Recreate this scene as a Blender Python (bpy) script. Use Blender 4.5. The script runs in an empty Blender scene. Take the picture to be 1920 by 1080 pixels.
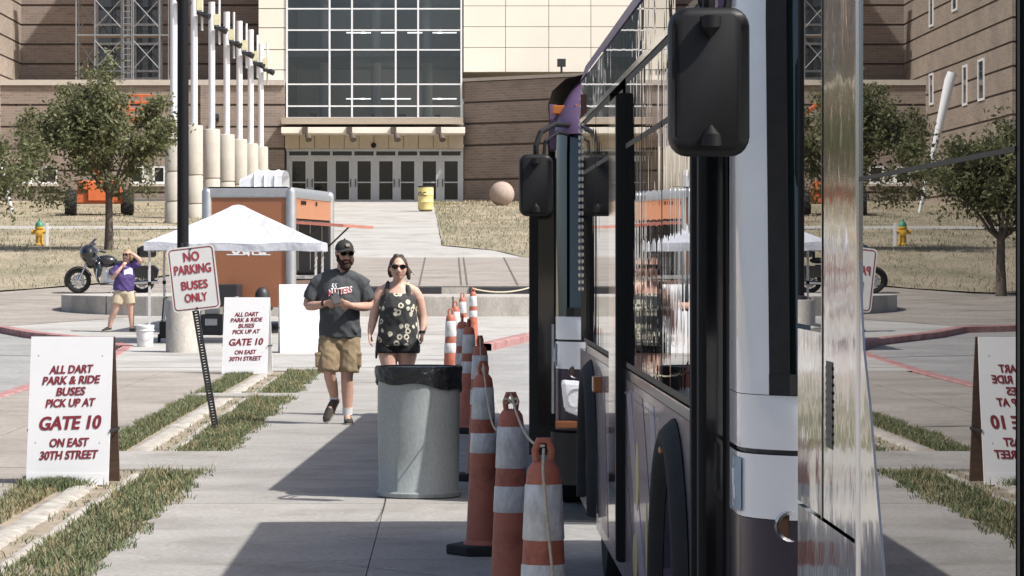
import bpy, bmesh, math, random
from mathutils import Vector, Matrix
from mathutils.bvhtree import BVHTree
R = math.radians
random.seed(7)
scene = bpy.context.scene
COL = scene.collection

# ------------------------------------------------------------------ camera, sky, sun, exposure
FPX = 6000.0                 # focal length in photo pixels (telephoto, about 112 mm)
VPX, VPY, EYE = 841.0, 485.0, 1.62
cd = bpy.data.cameras.new('camera'); cam = bpy.data.objects.new('camera', cd); COL.objects.link(cam)
cd.sensor_width = 36; cd.lens = 36 * FPX / 1920
cd.shift_x = (960 - VPX) / 1920; cd.shift_y = -(540 - VPY) / 1920
cd.clip_start = 0.1; cd.clip_end = 3000
cam.location = (0, 0, EYE); cam.rotation_euler = (R(90), 0, 0)
scene.camera = cam
SUN_AZ, SUN_EL = 28.0, 51.0  # degrees towards the camera side from +X; elevation
sdir = Vector((math.cos(R(SUN_AZ)) * math.cos(R(SUN_EL)), -math.sin(R(SUN_AZ)) * math.cos(R(SUN_EL)), math.sin(R(SUN_EL))))
w = bpy.data.worlds.new('World'); scene.world = w; w.use_nodes = True
nt = w.node_tree; bg = nt.nodes['Background']
sky = nt.nodes.new('ShaderNodeTexSky'); sky.sky_type = 'NISHITA'; sky.sun_disc = False
sky.sun_elevation = R(SUN_EL); sky.sun_rotation = math.atan2(sdir.x, sdir.y)
sky.air_density = 0.8; sky.dust_density = 3.5; sky.ozone_density = 0.5
nt.links.new(sky.outputs[0], bg.inputs[0]); bg.inputs[1].default_value = 0.12
sl = bpy.data.lights.new('sun', 'SUN'); sl.energy = 4.4; sl.angle = R(0.5); sl.color = (1, 0.975, 0.935)
so = bpy.data.objects.new('sun', sl); COL.objects.link(so); so.location = (20, -10, 40)
so.rotation_euler = (-sdir).to_track_quat('-Z', 'Y').to_euler()
vs = scene.view_settings; vs.view_transform = 'Standard'; vs.look = 'None'; vs.exposure = 0.46; vs.gamma = 1.0
vs.use_curve_mapping = False

# ------------------------------------------------------------------ helpers
def at(px, py, D):
    return Vector(((px - VPX) * D / FPX, D, EYE + (VPY - py) * D / FPX))
def ax(px, D): return (px - VPX) * D / FPX
def az(py, D): return EYE + (VPY - py) * D / FPX

MATS = {}
def mat(name, col, rough=0.6, metal=0.0, var=0.12, scale=4.0, bump=0.0, bscale=60.0, spec=0.5, coat=0.0,
        stretch=(1, 1, 1), col2=None, ior=None, fine=0.0, detail=6.0, bdist=0.01, stain=None):
    if name in MATS: return MATS[name]
    m = bpy.data.materials.new(name); m.use_nodes = True
    n = m.node_tree.nodes; l = m.node_tree.links
    b = n['Principled BSDF']
    b.inputs['Roughness'].default_value = rough; b.inputs['Metallic'].default_value = metal
    b.inputs['Specular IOR Level'].default_value = spec; b.inputs['Coat Weight'].default_value = coat
    b.inputs['Coat Roughness'].default_value = 0.04
    if ior: b.inputs['IOR'].default_value = ior
    tc = n.new('ShaderNodeTexCoord'); mp = n.new('ShaderNodeMapping'); mp.inputs['Scale'].default_value = stretch
    l.new(tc.outputs['Object'], mp.inputs[0])
    ns = n.new('ShaderNodeTexNoise'); ns.inputs['Scale'].default_value = scale; ns.inputs['Detail'].default_value = detail
    ns.inputs['Roughness'].default_value = 0.6
    l.new(mp.outputs[0], ns.inputs['Vector'])
    rp = n.new('ShaderNodeValToRGB')
    c2 = col2 if col2 else tuple(min(1, c * (1 + var)) for c in col)
    c1 = col if col2 else tuple(c * (1 - var) for c in col)
    rp.color_ramp.elements[0].position = 0.32; rp.color_ramp.elements[1].position = 0.68
    rp.color_ramp.elements[0].color = (*c1, 1); rp.color_ramp.elements[1].color = (*c2, 1)
    l.new(ns.outputs['Fac'], rp.inputs[0])
    src = rp.outputs[0]
    if fine:
        n2 = n.new('ShaderNodeTexNoise'); n2.inputs['Scale'].default_value = scale * 22; n2.inputs['Detail'].default_value = 3
        l.new(mp.outputs[0], n2.inputs['Vector'])
        mx = n.new('ShaderNodeMix'); mx.data_type = 'RGBA'; mx.blend_type = 'OVERLAY'; mx.inputs[0].default_value = fine
        l.new(src, mx.inputs[6]); l.new(n2.outputs['Fac'], mx.inputs[7]); src = mx.outputs[2]
    if stain:      # irregular darker stains and spots of wear
        n4 = n.new('ShaderNodeTexNoise'); n4.inputs['Scale'].default_value = stain[0]; n4.inputs['Detail'].default_value = 8; n4.inputs['Roughness'].default_value = .7
        n4.inputs['Distortion'].default_value = .6
        l.new(mp.outputs[0], n4.inputs['Vector'])
        r4 = n.new('ShaderNodeValToRGB'); r4.color_ramp.elements[0].position = stain[2]; r4.color_ramp.elements[1].position = stain[2] + .14
        r4.color_ramp.elements[0].color = (0, 0, 0, 1); r4.color_ramp.elements[1].color = (1, 1, 1, 1); l.new(n4.outputs['Fac'], r4.inputs[0])
        m4 = n.new('ShaderNodeMix'); m4.data_type = 'RGBA'; m4.blend_type = 'MULTIPLY'; m4.inputs[7].default_value = (*stain[1], 1)
        l.new(r4.outputs[0], m4.inputs[0]); l.new(src, m4.inputs[6]); src = m4.outputs[2]
    l.new(src, b.inputs['Base Color'])
    if bump:
        n3 = n.new('ShaderNodeTexNoise'); n3.inputs['Scale'].default_value = bscale; n3.inputs['Detail'].default_value = 4
        l.new(mp.outputs[0], n3.inputs['Vector'])
        bp = n.new('ShaderNodeBump'); bp.inputs['Strength'].default_value = bump; bp.inputs['Distance'].default_value = bdist
        l.new(n3.outputs['Fac'], bp.inputs['Height']); l.new(bp.outputs[0], b.inputs['Normal'])
    MATS[name] = m
    return m

def brick_mat(name, axis, c1, c2, mortar):
    m = bpy.data.materials.new(name); m.use_nodes = True; n = m.node_tree.nodes; l = m.node_tree.links
    b = n['Principled BSDF']; b.inputs['Roughness'].default_value = 0.85
    tc = n.new('ShaderNodeTexCoord'); sp = n.new('ShaderNodeSeparateXYZ'); cb = n.new('ShaderNodeCombineXYZ')
    l.new(tc.outputs['Object'], sp.inputs[0])
    l.new(sp.outputs[axis], cb.inputs[0]); l.new(sp.outputs[2], cb.inputs[1])
    br = n.new('ShaderNodeTexBrick'); l.new(cb.outputs[0], br.inputs['Vector'])
    br.inputs['Scale'].default_value = 1.0; br.inputs['Brick Width'].default_value = 0.42; br.inputs['Row Height'].default_value = 0.125
    br.inputs['Mortar Size'].default_value = 0.009; br.inputs['Bias'].default_value = -0.1
    br.inputs['Color1'].default_value = (*c1, 1); br.inputs['Color2'].default_value = (*c2, 1); br.inputs['Mortar'].default_value = (*mortar, 1)
    ns = n.new('ShaderNodeTexNoise'); ns.inputs['Scale'].default_value = 0.5; ns.inputs['Detail'].default_value = 5
    l.new(tc.outputs['Object'], ns.inputs['Vector'])
    mx = n.new('ShaderNodeMix'); mx.data_type = 'RGBA'; mx.blend_type = 'OVERLAY'; mx.inputs[0].default_value = 0.35
    l.new(br.outputs[0], mx.inputs[6]); l.new(ns.outputs['Fac'], mx.inputs[7]); l.new(mx.outputs[2], b.inputs['Base Color'])
    bp = n.new('ShaderNodeBump'); bp.inputs['Strength'].default_value = 0.4; bp.inputs['Distance'].default_value = 0.01; bp.invert = True
    l.new(br.outputs['Fac'], bp.inputs['Height']); l.new(bp.outputs[0], b.inputs['Normal'])
    MATS[name] = m; return m

def glass_mat(name, col, ior=1.9, rough=0.0, wave=0.0, scale=(1, 6, 0.8), nscale=4.0, metal=0.0, coat=1.0, spec=.5):
    """dark tinted glass: mirror at grazing angles, a very slight tempering ripple"""
    m = bpy.data.materials.new(name); m.use_nodes = True; n = m.node_tree.nodes; l = m.node_tree.links
    b = n['Principled BSDF']; b.inputs['Base Color'].default_value = (*col, 1); b.inputs['Roughness'].default_value = rough
    b.inputs['IOR'].default_value = ior; b.inputs['Metallic'].default_value = metal
    b.inputs['Coat Weight'].default_value = coat; b.inputs['Specular IOR Level'].default_value = spec; b.inputs['Coat Roughness'].default_value = 0.0; b.inputs['Coat IOR'].default_value = 1.5
    if wave:
        tc = n.new('ShaderNodeTexCoord'); mp = n.new('ShaderNodeMapping'); mp.inputs['Scale'].default_value = scale
        ns = n.new('ShaderNodeTexNoise'); ns.inputs['Scale'].default_value = nscale; ns.inputs['Detail'].default_value = 1.0
        bp = n.new('ShaderNodeBump'); bp.inputs['Strength'].default_value = 1.0; bp.inputs['Distance'].default_value = wave
        l.new(tc.outputs['Object'], mp.inputs[0]); l.new(mp.outputs[0], ns.inputs['Vector']); l.new(ns.outputs['Fac'], bp.inputs['Height'])
        l.new(bp.outputs[0], b.inputs['Normal']); l.new(bp.outputs[0], b.inputs['Coat Normal'])
    MATS[name] = m; return m

def wpos(o):
    v = Vector((0, 0, 0))
    while o is not None:
        v += o.location; o = o.parent
    return v

class MB:
    def __init__(s): s.v = []; s.f = []
    def add(s, vs_, fs):
        k = len(s.v); s.v += [tuple(a) for a in vs_]; s.f += [tuple(i + k for i in f) for f in fs]; return s
    def box(s, x0, x1, y0, y1, z0, z1):
        return s.add([(x0, y0, z0), (x1, y0, z0), (x1, y1, z0), (x0, y1, z0), (x0, y0, z1), (x1, y0, z1), (x1, y1, z1), (x0, y1, z1)],
                     [(0, 3, 2, 1), (4, 5, 6, 7), (0, 1, 5, 4), (1, 2, 6, 5), (2, 3, 7, 6), (3, 0, 4, 7)])
    def rbox(s, x0, x1, y0, y1, z0, z1, r, seg=3, plane='xz'):
        """box with rounded outline in the given plane"""
        if plane == 'xz': a0, a1, b0, b1, c0, c1 = x0, x1, z0, z1, y0, y1; fn = lambda a, b, c: (a, c, b)
        elif plane == 'yz': a0, a1, b0, b1, c0, c1 = y0, y1, z0, z1, x0, x1; fn = lambda a, b, c: (c, a, b)
        else: a0, a1, b0, b1, c0, c1 = x0, x1, y0, y1, z0, z1; fn = lambda a, b, c: (a, b, c)
        pts = []
        for cx, cy, t0 in ((a1 - r, b1 - r, 0), (a0 + r, b1 - r, 90), (a0 + r, b0 + r, 180), (a1 - r, b0 + r, 270)):
            for i in range(seg + 1):
                t = R(t0 + 90 * i / seg); pts.append((cx + r * math.cos(t), cy + r * math.sin(t)))
        return s.prism(pts, c0, c1, fn)
    def prism(s, pts, c0, c1, fn=lambda a, b, c: (a, b, c)):
        n = len(pts)
        vs_ = [fn(a, b, c0) for a, b in pts] + [fn(a, b, c1) for a, b in pts]
        fs = [tuple(reversed(range(n))), tuple(range(n, 2 * n))] + [(i, (i + 1) % n, n + (i + 1) % n, n + i) for i in range(n)]
        return s.add(vs_, fs)
    def tube(s, pts, rad, n=10, ref=(0, 1, 0), cap=True):
        """sweep of (a,b) ellipses along pts; a lies along ref x tangent, b the other way"""
        pts = [Vector(p) for p in pts]; m = len(pts)
        if not isinstance(rad, (list, tuple)): rad = [rad] * m
        k = len(s.v); ref = Vector(ref)
        for i, p in enumerate(pts):
            t = (pts[min(i + 1, m - 1)] - pts[max(i - 1, 0)])
            if t.length < 1e-9: t = Vector((0, 0, 1))
            t.normalize(); rf = ref
            if abs(t.dot(rf)) > 0.97: rf = Vector((1, 0, 0)) if abs(t.x) < 0.9 else Vector((0, 0, 1))
            u = rf.cross(t).normalized(); v = t.cross(u).normalized()
            a, b = rad[i] if isinstance(rad[i], (list, tuple)) else (rad[i], rad[i])
            for j in range(n):
                th = 2 * math.pi * j / n
                s.v.append(tuple(p + u * (a * math.cos(th)) + v * (b * math.sin(th))))
        for i in range(m - 1):
            for j in range(n):
                j2 = (j + 1) % n
                s.f.append((k + i * n + j, k + i * n + j2, k + (i + 1) * n + j2, k + (i + 1) * n + j))
        if cap:
            s.f.append(tuple(k + j for j in reversed(range(n)))); s.f.append(tuple(k + (m - 1) * n + j for j in range(n)))
        return s
    def lathe(s, prof, n=24, c=(0, 0, 0), axis='z', a0=0, a1=360):
        k = len(s.v); full = abs(a1 - a0) >= 359.9; cnt = n if full else n + 1
        for r, h in prof:
            for j in range(cnt):
                th = R(a0 + (a1 - a0) * j / n)
                x, y = r * math.cos(th), r * math.sin(th)
                p = (x, y, h) if axis == 'z' else ((h, x, y) if axis == 'x' else (x, h, y))
                s.v.append((p[0] + c[0], p[1] + c[1], p[2] + c[2]))
        for i in range(len(prof) - 1):
            for j in range(n):
                j2 = (j + 1) % cnt if full else j + 1
                s.f.append((k + i * cnt + j, k + i * cnt + j2, k + (i + 1) * cnt + j2, k + (i + 1) * cnt + j))
        return s
    def ball(s, c, r, n=12, m=8, rot=None):
        if not isinstance(r, (tuple, list)): r = (r, r, r)
        k = len(s.v); c = Vector(c)
        def P(x, y, z):
            v = Vector((x * r[0], y * r[1], z * r[2]))
            if rot is not None: v = rot @ v
            s.v.append(tuple(c + v))
        P(0, 0, -1)
        for i in range(1, m):
            a = -math.pi / 2 + math.pi * i / m
            for j in range(n):
                t = 2 * math.pi * j / n; P(math.cos(a) * math.cos(t), math.cos(a) * math.sin(t), math.sin(a))
        P(0, 0, 1); top = len(s.v) - 1
        for j in range(n):
            s.f.append((k, k + 1 + (j + 1) % n, k + 1 + j))
            s.f.append((top, k + 1 + (m - 2) * n + j, k + 1 + (m - 2) * n + (j + 1) % n))
        for i in range(m - 2):
            for j in range(n):
                a = k + 1 + i * n; b = a + n
                s.f.append((a + j, a + (j + 1) % n, b + (j + 1) % n, b + j))
        return s
    def grid(s, fn, nu, nv):
        k = len(s.v)
        for i in range(nu + 1):
            for j in range(nv + 1): s.v.append(tuple(fn(i / nu, j / nv)))
        for i in range(nu):
            for j in range(nv):
                a = k + i * (nv + 1) + j; s.f.append((a, a + nv + 1, a + nv + 2, a + 1))
        return s
    def xform(s, M):
        s.v = [tuple(M @ Vector(p)) for p in s.v]; return s
    def build(s, name, m, parent=None, smooth=False, world=False, bevel=0, angle=40):
        me = bpy.data.meshes.new(name)
        vv = s.v
        if world and parent is not None:
            o_ = wpos(parent); vv = [(a - o_.x, b - o_.y, c - o_.z) for a, b, c in vv]
        me.from_pydata(vv, [], s.f)
        bm = bmesh.new(); bm.from_mesh(me)
        bmesh.ops.recalc_face_normals(bm, faces=bm.faces)
        if bevel:
            es = [e for e in bm.edges if len(e.link_faces) == 2 and e.calc_face_angle(0) > R(35)]
            bmesh.ops.bevel(bm, geom=es, offset=bevel, segments=2, profile=0.6, affect='EDGES', clamp_overlap=True)
        if smooth:
            for f in bm.faces: f.smooth = True
            for e in bm.edges:
                if len(e.link_faces) == 2 and e.calc_face_angle(0) > R(angle): e.smooth = False
        bm.to_mesh(me); bm.free()
        if m is not None: me.materials.append(m)
        o = bpy.data.objects.new(name, me); COL.objects.link(o)
        if parent is not None: o.parent = parent
        return o

def thing(name, label, cat, loc=(0, 0, 0), rz=0.0, group=None):
    o = bpy.data.objects.new(name, None); COL.objects.link(o); o.empty_display_size = 0.2
    o.location = loc; o.rotation_euler = (0, 0, rz)
    o['label'] = label; o['category'] = cat
    if group: o['group'] = group
    return o
def tag(o, label, cat, group=None, kind=None):
    o['label'] = label; o['category'] = cat
    if group: o['group'] = group
    if kind: o['kind'] = kind
    return o
def struct(o, label=None, kind='structure'):
    o['kind'] = kind
    if label: o['label'] = label
    return o
def copy_tree(o, parent=None):
    c = o.copy(); COL.objects.link(c); c.parent = parent
    for ch in list(o.children): copy_tree(ch, c)
    return c

def text_polys(s, size=1.0, bold=0.0, shear=0.0, xs=1.0, align='CENTER'):
    cu = bpy.data.curves.new('lettering', 'FONT'); cu.body = s; cu.size = size; cu.align_x = align; cu.align_y = 'CENTER'
    cu.offset = bold; cu.shear = shear; cu.resolution_u = 3
    o = bpy.data.objects.new('lettering', cu); COL.objects.link(o)
    dg = bpy.context.evaluated_depsgraph_get(); dg.update()
    me = bpy.data.meshes.new_from_object(o.evaluated_get(dg))
    vs_ = [(v.co.x * xs, v.co.y) for v in me.vertices]; fs = [tuple(p.vertices) for p in me.polygons]
    bpy.data.objects.remove(o); bpy.data.curves.remove(cu); bpy.data.meshes.remove(me)
    return vs_, fs
def lettering(s, org, u, v, mtl, parent, size, bold=0.0, shear=0.0, xs=1.0, width=None, roll=0.0, name='lettering', world=False, heavy=0.0):
    """flat print on a plane: org = centre, u = right, v = up"""
    vs_, fs = text_polys(s, size, bold, shear, xs)
    if not vs_: return None
    if width:
        w0 = max(a for a, b in vs_) - min(a for a, b in vs_); k = width / w0; vs_ = [(a * k, b) for a, b in vs_]
    c, sn = math.cos(roll), math.sin(roll); org, u, v = Vector(org), Vector(u), Vector(v)
    mb = MB(); nr = u.cross(v).normalized()
    for k, d in enumerate((0, -1, 1) if heavy else (0,)):      # heavy strokes: shifted copies a hair apart
        mb.add([org + nr * (.0004 * k) + u * ((a + d * heavy) * c - b * sn) + v * ((a + d * heavy) * sn + b * c) for a, b in vs_], fs)
    o = mb.build(name, mtl, parent, world=world); return o

def voxel(mb, vox, smooth=4):
    """fuse overlapping closed shapes into one continuous surface; returns a mesh"""
    me = bpy.data.meshes.new('fuse'); me.from_pydata(mb.v, [], mb.f)
    bm = bmesh.new(); bm.from_mesh(me); bmesh.ops.recalc_face_normals(bm, faces=bm.faces); bm.to_mesh(me); bm.free()
    o = bpy.data.objects.new('fuse', me); COL.objects.link(o)
    md = o.modifiers.new('r', 'REMESH'); md.mode = 'VOXEL'; md.voxel_size = vox
    if smooth:
        m2 = o.modifiers.new('s', 'SMOOTH'); m2.factor = 0.5; m2.iterations = smooth
    dg = bpy.context.evaluated_depsgraph_get(); dg.update()
    out = bpy.data.meshes.new_from_object(o.evaluated_get(dg))
    bpy.data.objects.remove(o); bpy.data.meshes.remove(me)
    for p in out.polygons: p.use_smooth = True
    return out
def fused(mb, name, m, parent, vox=0.01, smooth=4):
    me = voxel(mb, vox, smooth); me.name = name; me.materials.clear(); me.materials.append(m)
    o = bpy.data.objects.new(name, me); COL.objects.link(o); o.parent = parent; return o

from mathutils import noise as mnoise
def wrinkle(o, amp=.006, sc=(9, 9, 5), seed=0.0, sharp=True):
    """cloth folds: push the garment's surface along its normals by ridged noise"""
    me = o.data; off = []
    for v in me.vertices:
        p = Vector((v.co.x * sc[0] + seed, v.co.y * sc[1], v.co.z * sc[2] + v.co.x * 3)); n = mnoise.noise(p) * 1.0 + .5 * mnoise.noise(p * 2.3)
        if sharp: n = 1 - 2.2 * abs(n)
        off.append(v.normal * (amp * n))
    for v, d in zip(me.vertices, off): v.co = v.co + d
    return o

def lerp(tab, y):
    if y <= tab[0][0]: return tab[0][1]
    for (a, b), (c, d) in zip(tab, tab[1:]):
        if y <= c: return b + (d - b) * (y - a) / (c - a)
    return tab[-1][1]

# ------------------------------------------------------------------ shared materials
CONC = mat('concrete_walk', (0.305, 0.287, 0.262), 0.85, var=0.13, scale=1.3, bump=0.25, bscale=90, fine=0.4, stain=(1.1, (.80, .78, .75), .52))
CONC_W = mat('concrete_pale', (0.375, 0.362, 0.336), 0.85, var=0.12, scale=0.9, bump=0.2, bscale=60, fine=0.3, stain=(.5, (.82, .80, .77), .5))
CONC_T = mat('concrete_tan', (0.285, 0.255, 0.222), 0.88, var=0.14, scale=0.7, bump=0.25, bscale=60, fine=0.4, stain=(.8, (.80, .78, .75), .5))
CONC_G = mat('concrete_wall', (0.40, 0.375, 0.335), 0.85, var=0.3, scale=1.4, bump=0.3, bscale=40, fine=0.3, stretch=(1, 1, 0.5))
JOINT = mat('joint_dirt', (0.12, 0.105, 0.09), 0.95, var=0.3, scale=8)
ROAD = mat('road_surface', (0.27, 0.265, 0.255), 0.9, var=0.16, scale=0.6, bump=0.3, bscale=80, fine=0.4)
SOIL = mat('verge_soil', (0.20, 0.16, 0.115), 0.95, col2=(0.36, 0.30, 0.22), scale=5, bump=0.6, bscale=40, fine=0.4)
LAWN = mat('dry_lawn', (0.17, 0.155, 0.10), 0.95, col2=(0.36, 0.30, 0.215), scale=0.55, bump=0.8, bscale=18, fine=0.55, stretch=(1, 0.6, 1), bdist=0.04)
KERBC = mat('kerb_broken', (0.28, 0.25, 0.21), 0.9, col2=(0.48, 0.45, 0.40), scale=7, bump=0.5, bscale=60, fine=0.4)
REDP = mat('red_kerb_paint', (0.27, 0.10, 0.10), 0.75, col2=(0.42, 0.26, 0.24), scale=3, bump=0.2, fine=0.3)
CREAM = mat('cream_panel', (0.80, 0.75, 0.65), 0.7, var=0.03, scale=0.4)
CREAM_J = mat('panel_joint', (0.36, 0.32, 0.26), 0.8)
BRICK_X = brick_mat('brick_front', 0, (0.275, 0.218, 0.180), (0.215, 0.168, 0.138), (0.32, 0.28, 0.245))
BRICK_Y = brick_mat('brick_side', 1, (0.30, 0.242, 0.196), (0.24, 0.19, 0.152), (0.33, 0.285, 0.245))
BRICK_D = mat('dark_brick_course', (0.075, 0.055, 0.045), 0.9)
STONE = mat('stone_cap', (0.50, 0.45, 0.39), 0.8, var=0.06)
WINGL = glass_mat('curtain_glass', (0.055, 0.065, 0.08), ior=1.6, wave=4e-4, scale=(1, 1, 1), nscale=0.6)
DOORGL = glass_mat('door_glass', (0.012, 0.014, 0.016), ior=1.55, wave=4e-4, scale=(1, 1, 1), nscale=1.0)
ALU = mat('aluminium_frame', (0.52, 0.53, 0.54), 0.45, metal=0.25, var=0.04)
ALU_W = mat('white_mullion', (0.78, 0.79, 0.80), 0.4, var=0.03)
TAUPE = mat('taupe_fascia', (0.33, 0.28, 0.225), 0.7, var=0.05)
TAN = mat('tan_soffit_panel', (0.50, 0.43, 0.34), 0.7, var=0.04)
DARK = mat('dark_metal', (0.025, 0.025, 0.028), 0.5, var=0.2)
WHITE = mat('white_paint', (0.78, 0.78, 0.78), 0.45, var=0.03)
STEEL = mat('galvanised', (0.42, 0.43, 0.44), 0.45, metal=0.7, var=0.15, scale=12)
BLACKPL = mat('black_plastic', (0.006, 0.006, 0.0065), 0.5, var=0.2, bump=0.04, bscale=300, spec=.35)
BLACKGL = mat('black_gloss', (0.008, 0.008, 0.009), 0.1, var=0.1, coat=1.0)
RUBBER = mat('rubber', (0.018, 0.018, 0.018), 0.85, var=0.2, scale=20)
CHROME = mat('chrome', (0.72, 0.72, 0.73), 0.12, metal=1.0, var=0.03)

# ------------------------------------------------------------------ terrain
PROF = [(-1000, 0), (46.3, 0), (64, 0.15), (82, 0.72), (88, 0.98), (96, 1.85), (100, 2.0), (140, 3.9), (152, 4.3), (3000, 4.3)]
def gz(y): return lerp(PROF, y)
def sheet(name, m, y0, y1, xl, xr, step, off, nx=6, rough=0.0, zf=gz):
    mb = MB(); n = max(1, int(round((y1 - y0) / step)))
    fl = (lambda y: lerp(xl, y)) if isinstance(xl, list) else (lambda y: xl)
    fr = (lambda y: lerp(xr, y)) if isinstance(xr, list) else (lambda y: xr)
    def fn(u, v):
        y = y0 + (y1 - y0) * u; x = fl(y) + (fr(y) - fl(y)) * v
        return (x, y, zf(y) + off + (random.uniform(-rough, rough) if rough else 0))
    mb.grid(fn, n, nx)
    return struct(mb.build(name, m, None, smooth=True))
g = sheet('ground', LAWN, -300, 1200, -900, 900, 4, -0.45, nx=8)
sheet('road', ROAD, -60, 86, -70, 60, 2, -0.12, nx=10)
# paved forecourt, its edge follows the red kerbs
sheet('forecourt', CONC_W, 46.2, 94, [(46, -5.35), (52, -5.4), (56.5, -5.7), (60, -6.6), (66, -9.2), (68.5, -14), (71, -30), (72, -60)],
      [(46, 0.5), (57, 0.6), (63, 1.6), (67, 4), (69, 10), (70, 40)], 0.5, 0.0, nx=8)
# tan driveway pavement left of the verge and beyond the kerb, panels separated by joints
drv = sheet('driveway', JOINT, -12, 46.2, -5.2, -3.0, 2, -0.02, nx=2)
k = 0
y = -12.0
while y < 46.15:
    y1 = min(y + 4.6, 46.2)
    for (a, b) in ((-5.2, -4.1), (-4.085, -2.98)):
        MB().box(a, b, y + 0.012, y1, -0.1, gz(y) + random.uniform(-.002, .002)).build('slab', CONC_T, drv)
    y = y1
tan_far = sheet('forecourt_left', CONC_T, 66.5, 93, [(66.5, -9.6), (68.5, -14), (71, -30), (72, -60)], [(66.5, -9.0), (70, -6.9), (93, -6.9)], 0.5, 0.006, nx=8)
for yj in (69, 73, 77, 81, 85):
    MB().grid(lambda u, v: (-40 + 33 * u, yj + 0.05 * v, gz(yj + 0.05 * v) + 0.010), 1, 1).build('joint', JOINT, tan_far)
# near sidewalk: separate slabs on a dirt bed
sw = sheet('sidewalk', JOINT, -12, 46.2, -1.95, 0.55, 2, -0.03, nx=2)
ys = [-12, -8.6, -5.2, -1.8, 1.6, 5.0, 8.4, 11.8, 15.2, 18.0, 21.2, 24.62, 28.1, 31.5, 35.0, 38.4, 41.8, 46.2]
for a, b in zip(ys, ys[1:]):
    for (x0, x1) in ((-1.86, -0.425), (-0.419, 0.36)):
        MB().box(x0, x1, a + 0.008, b, -0.1, random.uniform(-.003, .002)).build('slab', CONC, sw)
MB().box(0.37, 0.55, -12, 46.2, -0.13, 0.0).build('kerbstone', CONC, sw, bevel=0.02)
# cross joints on the pale apron
apron = sheet('apron_joints', JOINT, 52.0, 52.05, -5.3, 0.5, 1, 0.005, nx=2)
for yj in (47.3, 57.2, 62.5):
    MB().grid(lambda u, v: (-5.3 + 5.9 * u, yj + 0.06 * v, gz(yj + 0.06 * v) + 0.005), 1, 1).build('joint', JOINT, apron)
# planted verge between sidewalk and driveway with concrete crossings
sheet('verge', SOIL, -8, 46.2, -3.02, -1.83, 0.4, -0.012, nx=8, rough=0.006)
cr = MB(); cr.box(-3.0, -1.84, 24.55, 26.75, -0.1, 0.012); crossing = struct(cr.build('crossing_path', CONC, None, bevel=0.01))
MB().box(-3.0, -1.84, 37.55, 38.35, -0.1, 0.012).build('slab', CONC, crossing)
def kerb_run(name, y0, y1, xc, wd, h, jag):
    mb = MB(); n = int((y1 - y0) / 0.12); prof = ((-0.5, -0.03), (-0.42, 0.75), (-0.1, 1.0), (0.25, 0.9), (0.46, 0.65), (0.5, -0.03))
    rr = random.Random(int(y0 * 10 + xc * 100)); dr = [0.0]
    for i in range(n): dr.append(dr[-1] * 0.9 + rr.uniform(-jag, jag))
    gap = [1.0] * (n + 1)
    for _ in range(max(1, n // 45)):
        c = rr.randrange(n); 
        for q in range(-3, 4):
            if 0 <= c + q <= n: gap[c + q] = 0.25
    def fn(u, v):
        i = int(round(u * n)); j = int(round(v * (len(prof) - 1))); a, b = prof[j]
        return (xc + a * wd + dr[i] + rr.uniform(-.05, .05) * wd, y0 + (y1 - y0) * u, b * h * gap[i] * min(1, i / 5, (n - i) / 5) * rr.uniform(0.75, 1.1) - 0.012)
    mb.grid(fn, n, len(prof) - 1)
    return mb
for (a, b) in ((8.0, 24.4), (26.9, 37.4), (38.5, 45.6)):
    ko = struct(kerb_run('kerb', a, b, -2.60, 0.18, 0.03, 0.008).build('kerb', KERBC, None, smooth=True, angle=60))
    kerb_run('kerb', a, b, -2.335, 0.07, 0.032, 0.006).build('kerb_edge', KERBC, ko, smooth=True, angle=60)
# red painted kerbs
def kerb_line(pts, wd=0.2, drop=0.13):
    mb = MB(); P = []
    for (x0, y0), (x1, y1) in zip(pts, pts[1:]):
        n = max(1, int(math.hypot(x1 - x0, y1 - y0) / 0.8))
        P += [(x0 + (x1 - x0) * i / n, y0 + (y1 - y0) * i / n) for i in range(n)]
    P.append(pts[-1]); kk = []
    for i, (x, y) in enumerate(P):
        a = P[max(0, i - 1)]; b = P[min(len(P) - 1, i + 1)]; t = Vector((b[0] - a[0], b[1] - a[1], 0)).normalized(); nn = Vector((t.y, -t.x, 0)) * wd / 2
        z = gz(y)
        for q, zz in ((-1, -drop), (-1, 0.0), (-0.8, 0.012), (0.8, 0.012), (1, 0.0), (1, -drop)): mb.v.append((x + nn.x * q, y + nn.y * q, z + zz))
    for i in range(len(P) - 1):
        for j in range(5): mb.f.append((i * 6 + j, i * 6 + j + 1, i * 6 + 6 + j + 1, i * 6 + 6 + j))
    return struct(mb.build('red_kerb', REDP, None, smooth=True, angle=30))
kerb_line([(-5.3, 8), (-5.3, 37), (-5.45, 52), (-5.62, 56.0)])
kerb_line([(-5.66, 56.3), (-6.55, 60), (-9.15, 66), (-14, 68.4), (-30, 70.9)], 0.26, 0.2)
kerb_line([(0.62, 57.2), (1.6, 63), (4, 67), (10, 69)], 0.3)
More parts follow.
